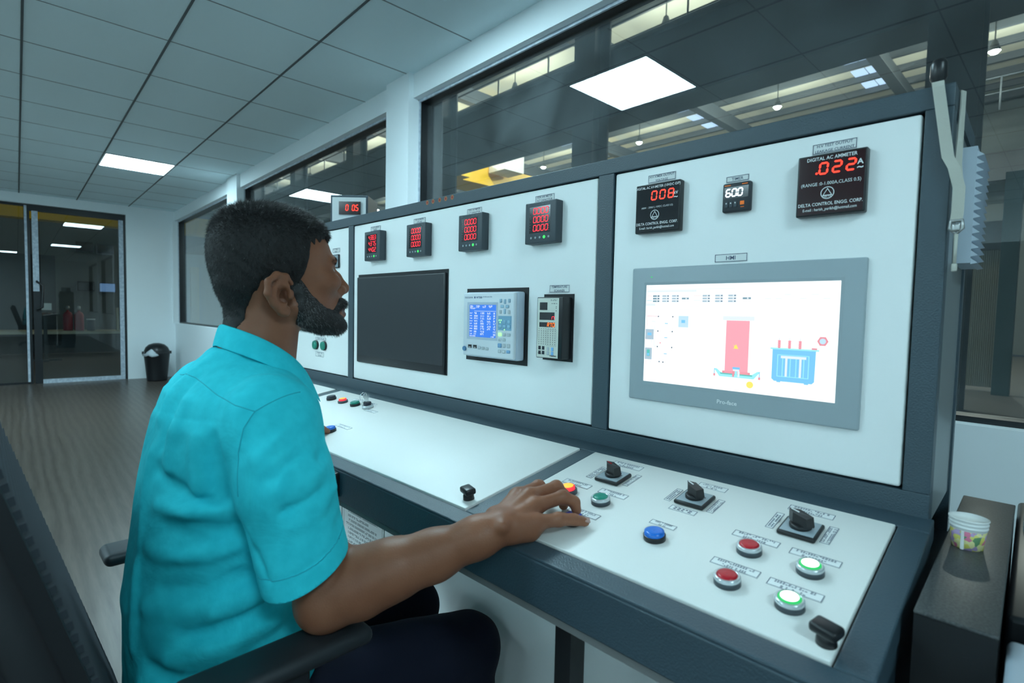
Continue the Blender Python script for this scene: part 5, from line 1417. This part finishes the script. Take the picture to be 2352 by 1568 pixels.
# ---------------- shirt
HEM_P, HEM_N = V3(0.214, -0.571, CZ-0.332), V3(0.05, 0.42, -0.90)
HEM_N = HEM_N/np.linalg.norm(HEM_N)
LHEM_P, LHEM_N = V3(-0.206, -0.555, CZ-0.325), V3(-0.12, 0.20, -0.97)
LHEM_N = LHEM_N/np.linalg.norm(LHEM_N)
FOLD = [  # creases of the cloth: points, radius, how far they stand out (+) or cut in (-)
 ([(0.016,-0.645,CZ-0.080),(0.002,-0.684,CZ-0.123),(0.007,-0.698,CZ-0.158)], 0.0120, 0.0060),
 ([(0.040,-0.660,CZ-0.095),(0.036,-0.690,CZ-0.135),(0.044,-0.704,CZ-0.190)], 0.0110, -0.0060),
 ([(0.067,-0.681,CZ-0.127),(0.069,-0.697,CZ-0.172),(0.074,-0.706,CZ-0.216)], 0.0140, 0.0070),
 ([(0.018,-0.711,CZ-0.203),(0.018,-0.717,CZ-0.239),(0.036,-0.735,CZ-0.320)], 0.0130, 0.0060),
 ([(0.137,-0.669,CZ-0.165),(0.143,-0.668,CZ-0.205),(0.147,-0.665,CZ-0.240)], 0.0095, -0.0110),
 ([(0.112,-0.684,CZ-0.170),(0.118,-0.684,CZ-0.205),(0.126,-0.688,CZ-0.240)], 0.0120, 0.0060),
 ([(0.046,-0.712,CZ-0.221),(0.083,-0.705,CZ-0.231),(0.145,-0.667,CZ-0.253)], 0.0110, -0.0060),
 ([(0.064,-0.716,CZ-0.263),(0.127,-0.702,CZ-0.262),(0.155,-0.650,CZ-0.260)], 0.0120, 0.0080),
 ([(0.090,-0.715,CZ-0.290),(0.135,-0.692,CZ-0.288),(0.158,-0.645,CZ-0.285)], 0.0100, -0.0070),
 ([(0.060,-0.728,CZ-0.320),(0.127,-0.708,CZ-0.318),(0.158,-0.650,CZ-0.310)], 0.0140, 0.0070),
 ([(0.100,-0.722,CZ-0.362),(0.151,-0.684,CZ-0.353),(0.159,-0.619,CZ-0.352)], 0.0120, -0.0110),
 ([(0.070,-0.730,CZ-0.392),(0.151,-0.675,CZ-0.384),(0.158,-0.615,CZ-0.380)], 0.0150, 0.0100),
 ([(0.129,-0.702,CZ-0.420),(0.155,-0.665,CZ-0.415),(0.160,-0.600,CZ-0.400)], 0.0120, -0.0090),
 ([(0.110,-0.712,CZ-0.450),(0.150,-0.680,CZ-0.438),(0.160,-0.595,CZ-0.425)], 0.0140, 0.0090),
 ([(0.036,-0.741,CZ-0.345),(0.045,-0.741,CZ-0.400),(0.040,-0.742,CZ-0.460)], 0.0120, 0.0060),
 ([(0.080,-0.728,CZ-0.470),(0.130,-0.705,CZ-0.480),(0.160,-0.640,CZ-0.465)], 0.0130, -0.0080),
 ([(0.060,-0.735,CZ-0.500),(0.120,-0.715,CZ-0.505),(0.165,-0.640,CZ-0.500)], 0.0140, 0.0080),
 ([(0.170,-0.648,CZ-0.216),(0.208,-0.638,CZ-0.186),(0.214,-0.612,CZ-0.155)], 0.0090, 0.0060),
 ([(0.190,-0.648,CZ-0.232),(0.228,-0.630,CZ-0.203),(0.228,-0.595,CZ-0.180)], 0.0080, -0.0050),
 ([(0.196,-0.648,CZ-0.244),(0.236,-0.624,CZ-0.222),(0.240,-0.580,CZ-0.206)], 0.0090, 0.0060),
 ([(0.203,-0.645,CZ-0.262),(0.240,-0.618,CZ-0.244),(0.244,-0.572,CZ-0.226)], 0.0080, -0.0050),
 ([(0.203,-0.640,CZ-0.285),(0.242,-0.612,CZ-0.266),(0.248,-0.566,CZ-0.245)], 0.0090, 0.0050),
 ([(0.190,-0.645,CZ-0.270),(0.208,-0.640,CZ-0.300),(0.226,-0.630,CZ-0.335)], 0.0080, -0.0050),
 ([(0.200,-0.545,CZ-0.150),(0.222,-0.553,CZ-0.176),(0.226,-0.575,CZ-0.196)], 0.0090, -0.0050),
 ([(0.214,-0.530,CZ-0.215),(0.236,-0.548,CZ-0.232),(0.238,-0.575,CZ-0.240)], 0.0080, 0.0040),
 ([(0.214,-0.522,CZ-0.262),(0.240,-0.540,CZ-0.272),(0.244,-0.570,CZ-0.285)], 0.0080, -0.0040),
]
def f_shirt(P):
    d = smin(f_torso(P, 0.0), f_shoulders(P, 0.004), 0.035)
    sl = path(P, [(0.146, -0.600, CZ-0.148), (0.188, -0.598, CZ-0.230), (0.216, -0.577, CZ-0.370)], [0.059, 0.0565, 0.0575], 0.02)
    sl2 = path(P, [(-0.148, -0.588, CZ-0.148), (-0.190, -0.568, CZ-0.240), (-0.213, -0.549, CZ-0.345)], [0.060, 0.058, 0.056], 0.02)
    d = smin(d, np.maximum(sl, (P-HEM_P) @ HEM_N-0.018), 0.012)
    d = smin(d, np.maximum(sl2, (P-LHEM_P) @ LHEM_N-0.018), 0.012)
    d = smin(d, cap_(np.stack([np.abs(P[:, 0]), P[:, 1], P[:, 2]], 1), (0.105, -0.566, CZ-0.145), (0.045, -0.515, CZ-0.160), 0.036, 0.026), 0.02)
    # neck opening
    d = smax(d, -cap_(P, H(0, -0.020, -0.09), H(0, 0.05, -0.19), 0.060, 0.030), 0.004)
    for pts, r, a in FOLD:
        m_ = path(P, pts, 0.0, 0.006)
        A_, B_ = V3(*pts[0]), V3(*pts[-1]); mid = V3(*pts[len(pts)//2]) if len(pts) == 3 else (A_+B_)/2
        half = max(np.linalg.norm(A_-mid), np.linalg.norm(B_-mid))
        win = np.clip(1-(np.linalg.norm(P-mid, axis=1)/(1.45*half))**2, 0, 1)
        d = d-a*1.12*win*np.exp(-(m_/(r*0.85))**2)*np.clip(1.6-np.abs(d)/0.02, 0, 1)
    d = d-0.0022*nz(P*np.array([1,1,0.6],np.float32), 60, 17)-0.0012*nz(P, 140, 18)
    # hem stitching of the sleeve
    hp = (P-HEM_P) @ HEM_N
    near = (np.abs(P[:, 0]-0.21) < 0.08)
    d = d+0.0012*np.exp(-((hp+0.026)/0.0016)**2)*near
    # yoke seam across the back and sleeve seam
    sy = P[:, 2]-(CZ-0.150+0.10*(P[:, 0]-0.0)*0.2)
    d = d+0.0012*np.exp(-(sy/0.0018)**2)*(P[:, 1] < -0.62)*(np.abs(P[:, 0]) < 0.14)
    d = np.maximum(d, 0.545-P[:, 2])
    return d.astype(np.float32)
M_shirt = mat('turquoise_cotton', (0.028, 0.60, 0.70), 0.85, bump=(900, 0.25, 0.0006), var=(60, (0.036, 0.66, 0.76), 0.35, 0.65), spec=0.15)
def _creases(m):
    nt = m.node_tree; b_ = nt.nodes['Principled BSDF']
    old = b_.inputs['Normal'].links[0].from_node
    tc = nt.nodes.new('ShaderNodeTexCoord'); n = nt.nodes.new('ShaderNodeTexNoise'); n.inputs['Scale'].default_value = 11; n.inputs['Detail'].default_value = 4; n.inputs['Distortion'].default_value = 0.6
    bp = nt.nodes.new('ShaderNodeBump'); bp.inputs['Strength'].default_value = 0.35; bp.inputs['Distance'].default_value = 0.020
    nt.links.new(tc.outputs['Object'], n.inputs['Vector']); nt.links.new(n.outputs['Fac'], bp.inputs['Height'])
    nt.links.new(bp.outputs['Normal'], old.inputs['Normal'])
_creases(M_shirt)
V, Fc = nets(f_shirt, (-0.29, -0.78, 0.53), (0.29, -0.44, CZ+0.02), 0.003)
V = relax(V, Fc, 1, 0.4)
Vf = V.astype(np.float32)
shirt = nmesh('shirt', V, Fc, M_shirt, per, label='turquoise short-sleeved cotton shirt')
bmm = bmesh.new(); bmm.from_mesh(shirt.data)
for hp_, hn_, sg_ in ((HEM_P, HEM_N, 1), (LHEM_P, LHEM_N, -1)):
    cen = np.array([f_.calc_center_median() for f_ in bmm.faces], dtype=np.float32)
    def on_sleeve(c):
        c = np.abs(c)*np.array([1,0,0],np.float32)+c*np.array([0,1,1],np.float32)
        ax_ = [(0.146,-0.600,CZ-0.148),(0.188,-0.598,CZ-0.230),(0.216,-0.577,CZ-0.370)] if sg_ > 0 else [(0.148,-0.588,CZ-0.148),(0.190,-0.568,CZ-0.240),(0.213,-0.549,CZ-0.345)]
        return (np.abs(path(c, ax_, [0.059,0.0565,0.0575], 0.02)) < 0.014) & (f_torso(c) > 0.0045)
    on = (cen[:, 0]*sg_ > 0.13) & (np.abs((cen-hp_) @ hn_) < 0.08) & on_sleeve(cen)
    fl = list(bmm.faces)
    gf = [fl[i] for i in np.nonzero(on)[0]]
    geo = list({e for f_ in gf for e in f_.edges})+list({v for f_ in gf for v in f_.verts})+gf
    bmesh.ops.bisect_plane(bmm, geom=geo, dist=1e-5, plane_co=Vector(hp_.tolist()), plane_no=Vector(hn_.tolist()))
    cen = np.array([f_.calc_center_median() for f_ in bmm.faces], dtype=np.float32)
    kill = (cen[:, 0]*sg_ > 0.174) & ((cen-hp_) @ hn_ > 1e-5) & ((cen-hp_) @ hn_ < 0.05) & (f_torso(cen) > 0.0045)
    fl = list(bmm.faces)
    bmesh.ops.delete(bmm, geom=[fl[i] for i in np.nonzero(kill)[0]], context='FACES')
bmesh.ops.delete(bmm, geom=[f_ for f_ in bmm.faces if f_.calc_center_median().z < 0.548], context='FACES')
for v_ in bmm.verts: v_.co.y += 0.60
for f_ in bmm.faces: f_.smooth = True
bmm.to_mesh(shirt.data); bmm.free()
sm = shirt.modifiers.new('cloth', 'SOLIDIFY'); sm.thickness = 0.0022; sm.offset = -1
# stitched seams lying on the cloth
from mathutils.bvhtree import BVHTree
_bv = BVHTree.FromPolygons([tuple(v_.co) for v_ in shirt.data.vertices], [tuple(p_.vertices) for p_ in shirt.data.polygons])
def seam(pts, closed=False, r=0.0007, lift=0.0001):
    P_ = []
    n_ = len(pts)
    for i in range(n_ if closed else n_-1):
        a, b_ = Vector(pts[i]), Vector(pts[(i+1) % n_])
        for k in range(6):
            q = a.lerp(b_, k/6); q.y += 0.60
            h, nn, idx, dist = _bv.find_nearest(q)
            if h: P_.append(h+nn*lift)
    f = MB(); f.tube(P_, r, 6, closed=closed)
    f.build('seam', M_seam, shirt)
M_seam = mat('turquoise_thread', (0.016, 0.44, 0.54), 0.9)
seam([(0.188,-0.579,CZ-0.110),(0.195,-0.610,CZ-0.115),(0.190,-0.637,CZ-0.129),(0.185,-0.649,CZ-0.150),(0.182,-0.654,CZ-0.180),(0.190,-0.655,CZ-0.210),(0.195,-0.652,CZ-0.235)])
seam([(0.190,-0.637,CZ-0.129),(0.166,-0.652,CZ-0.123),(0.103,-0.657,CZ-0.115),(0.032,-0.661,CZ-0.101),(-0.037,-0.666,CZ-0.103)])
_e1 = Vector((1,0,0)); _n = Vector(HEM_N.tolist()); _e1 = (_e1-_n*_e1.dot(_n)).normalized(); _e2 = _n.cross(_e1)
_c = Vector(HEM_P.tolist())-_n*0.026
seam([tuple(_c+(_e1*math.cos(a)+_e2*math.sin(a))*0.0575) for a in [math.radians(d_) for d_ in range(-100, 105, 10)]])
# collar: a folded band round the neck
f = MB()
NS = 40
def collar_pt(t, k):
    """t 0..1 from the right collar point round the back to the left one, k 0 top fold .. 1 outer edge"""
    a = math.pi*(-0.30)+t*math.pi*1.60          # angle round the neck, back at the middle
    c = Vector((0, -0.553, 0))
    r0x, r0y = 0.060, 0.058
    front = abs(t-0.5)*2                          # 0 at the back, 1 at the points
    fr3 = front**2.2
    zt = 1.098-0.070*fr3-0.012*front
    ox = math.sin(math.pi*(t-0.5)*1.50)           # +left .. -right
    oy = -math.cos(math.pi*(t-0.5)*1.50)
    top = Vector((-ox*(r0x-0.004*front), c.y+oy*r0y+0.004*fr3, zt))
    out = Vector((-ox*(r0x+0.014+0.006*front), c.y+oy*(r0y+0.006+0.007*front)+0.008*fr3, zt-0.037-0.003*front-0.010*fr3))
    return top+(out-top)*k
vs = []; fs = []
KS = [(-0.35, -0.002), (0.0, 0.004), (0.22, 0.0070), (0.6, 0.0075), (1.0, 0.0085)]
for i in range(NS+1):
    t = i/NS
    for k, lift in KS:
        if k < 0:
            p = collar_pt(t, 0.0); cc = Vector((0, -0.553, p.z)); p = p+(cc-p).normalized()*0.004+Vector((0, 0, -0.030))
        else:
            p = collar_pt(t, k); cc = Vector((0, -0.553, p.z)); p = p+(p-cc).normalized()*lift
        vs.append(p+Vector((0, 0.60, 0)))
m_ = len(KS)
for i in range(NS):
    for j in range(m_-1):
        fs.append((i*m_+j, (i+1)*m_+j, (i+1)*m_+j+1, i*m_+j+1))
f.add(vs, fs, 0, True)
col = f.build('collar', M_shirt, per, label='turned-down shirt collar')
sm = col.modifiers.new('cloth', 'SOLIDIFY'); sm.thickness = 0.0025; sm.offset = 0
sm = col.modifiers.new('smooth', 'SUBSURF'); sm.levels = 1; sm.render_levels = 2
# trousers
def f_trousers(P):
    Q = np.stack([np.abs(P[:, 0]), P[:, 1], P[:, 2]], 1)
    d = ell(Q, (0, -0.615, 0.535), (0.165, 0.122, 0.095))
    d = smin(d, cap_(Q, (0.085, -0.585, 0.525), (0.100, -0.205, 0.455), 0.084, 0.064), 0.03)
    d = smin(d, cap_(Q, (0.100, -0.200, 0.450), (0.105, -0.235, 0.11), 0.062, 0.050), 0.02)
    d = d-0.003*nz(P, 45, 40)-0.0015*nz(P, 110, 41)
    for z in (0.30, 0.36, 0.25): d = d-0.003*np.exp(-((P[:, 2]-z-0.3*(P[:, 1]+0.2))/0.012)**2)*(P[:, 1] > -0.32)
    d = np.maximum(d, P[:, 2]-0.60)
    return np.maximum(d, 0.085-P[:, 2]).astype(np.float32)
V, Fc = nets(f_trousers, (-0.20, -0.76, 0.07), (0.20, -0.12, 0.64), 0.005)
V = relax(V, Fc, 2, 0.5)
nmesh('trousers', V+OFF, Fc, mat('navy_cotton', (0.008, 0.010, 0.022), 0.85, bump=(700, 0.3, 0.0008), spec=0.2), per, label='dark navy trousers')
for s in (-1, 1):
    def f_shoe(P):
        d = cap_(P, (s*0.105, -0.245, 0.048), (s*0.115, -0.085, 0.034), 0.040, 0.032)
        d = smin(d, cap_(P, (s*0.105, -0.240, 0.05), (s*0.105, -0.235, 0.10), 0.038, 0.036), 0.02)
        return np.maximum(d, 0.002-P[:, 2]).astype(np.float32)
    V, Fc = nets(f_shoe, (s*0.105-0.07, -0.32, -0.01), (s*0.105+0.07, -0.02, 0.16), 0.005)
    nmesh('shoe', V+OFF, Fc, M_black, per)

# ================================================================== THE CHAIR
ch = thing('office_chair', 'black office chair with a ribbed reclined backrest and padded armrests under the seated person', 'office chair', cw(-0.772, -0.56, 0), (0, 0, ANG))
def CY(v): return v+0.56
f = MB(); f.rbox(-0.235, 0.235, CY(-0.765), CY(-0.29), 0.355, 0.428, 0.03, 0, None, 4); f.rbox(-0.24, 0.24, CY(-0.785), CY(-0.745), 0.38, 0.50, 0.014, 0, None, 3); f.build('seat', mat('black_seat_fabric',(0.012,0.013,0.016),0.9), ch)
# backrest: plane leaning back; v at height z
def BV(z): return -0.741-0.29*(z-0.527)
f = MB()
def bp(x, z, d): return (x+0.019, CY(BV(z)-d*0.965), z-d*0.26)
X_, Zb, Zt = 0.251, 0.46, 1.04
for k in range(44):
    z = Zb+0.02+(Zt-Zb-0.04)*k/43
    f.add([bp(-X_+0.004, z, -0.004), bp(X_-0.004, z, -0.004), bp(X_-0.004, z+0.0075, -0.005), bp(-X_+0.004, z+0.0075, -0.005), bp(-X_+0.004, z+0.0075, 0.008), bp(X_-0.004, z+0.0075, 0.008), bp(X_-0.004, z, 0.008), bp(-X_+0.004, z, 0.008)],
          [(0,1,2,3), (3,2,5,4), (7,6,1,0), (4,5,6,7), (0,3,4,7), (1,6,5,2)], 0)
f.add([bp(-X_, Zb+0.01, 0.004), bp(X_, Zb+0.01, 0.004), bp(X_, Zt-0.01, 0.004), bp(-X_, Zt-0.01, 0.004)], [(0,1,2,3)], 1)
f.build('ribbed_backrest', [mat('ribbed_mesh',(0.040,0.050,0.062),0.7), M_chair], ch, label='dark ribbed backrest cover')
f = MB()
ring = [bp(-X_+0.01, Zb, 0.03), bp(X_-0.01, Zb, 0.03), bp(X_, Zb+0.03, 0.03), bp(X_, Zt-0.05, 0.03), bp(X_-0.05, Zt, 0.03), bp(-X_+0.05, Zt, 0.03), bp(-X_, Zt-0.05, 0.03), bp(-X_, Zb+0.03, 0.03)]
f.tube(ring, 0.019, 10, closed=True)
f.add([bp(-X_, Zb, 0.009), bp(X_, Zb, 0.009), bp(X_, Zt, 0.009), bp(-X_, Zt, 0.009), bp(-X_+0.03, Zb+0.02, 0.085), bp(X_-0.004, Zb+0.02, 0.085), bp(X_-0.004, Zt-0.03, 0.085), bp(-X_+0.03, Zt-0.03, 0.085)], [(0,1,2,3),(7,6,5,4),(0,4,5,1),(1,5,6,2),(2,6,7,3),(3,7,4,0)], 0)
for sx in (-1, 1):
    x0, x1 = (X_-0.004, X_+0.010) if sx > 0 else (-X_-0.010, -X_+0.004)
    f.add([bp(x, z, d_) for d_ in (0.0005, 0.03) for z in (Zb, Zt-0.02) for x in (x0, x1)], [(0,1,3,2),(4,6,7,5),(0,4,5,1),(2,3,7,6),(0,2,6,4),(1,5,7,3)], 0)
f.build('back_frame', M_chair, ch)
f = MB(); f.tube([(0, CY(-0.55), 0.345), (0, CY(-0.74), 0.340), (0, CY(-0.80), 0.40), (0, CY(BV(0.62)-0.04), 0.62)], 0.028, 10); f.build('back_support', M_chair, ch)
f = MB(); f.rbox(-0.10, 0.10, CY(-0.66), CY(-0.44), 0.31, 0.357, 0.01); f.build('tilt_mechanism', M_chair, ch)
for s, xa in ((-1, -0.245), (1, 0.240)):
    f = MB(); f.rbox(xa-0.034, xa+0.034, CY(-0.735), CY(-0.510), 0.672, 0.696, 0.0115, 0, None, 5)
    pad = f.build('armrest_pad', M_arm, ch)
    pad.location = (0, 0, 0)
    f = MB(); f.rbox(xa-0.016, xa+0.016, CY(-0.66), CY(-0.59), 0.40, 0.674, 0.008).rbox(min(xa, xa-s*0.06)-0.01, max(xa, xa-s*0.06)+0.01, CY(-0.66), CY(-0.59), 0.34, 0.375, 0.008).rbox(xa-0.016, xa+0.016, CY(-0.66), CY(-0.59), 0.34, 0.41, 0.006)
    f.build('armrest_post', M_chair, ch)
f = MB(); f.lathe([(0.028,0.09),(0.028,0.22),(0.020,0.22),(0.020,0.32)], 18); f.build('gas_column', M_black, ch)
for k in range(5):
    a = 2*math.pi*k/5+0.3
    f = MB(); f.tube([(0.02*math.cos(a),0.02*math.sin(a),0.10), (0.16*math.cos(a),0.16*math.sin(a),0.085), (0.29*math.cos(a),0.29*math.sin(a),0.068)], [0.026,0.022,0.015], 10); leg = f.build('base_leg', M_black, ch)
    f = MB(); f.lathe([(0.020,-0.018),(0.026,-0.015),(0.026,0.015),(0.020,0.018)], 18, 0, Matrix.Translation((0.29*math.cos(a),0.29*math.sin(a),0.026)) @ Matrix.Rotation(a,4,'Z') @ Matrix.Rotation(math.pi/2,4,'X')); f.build('caster', M_black, leg)
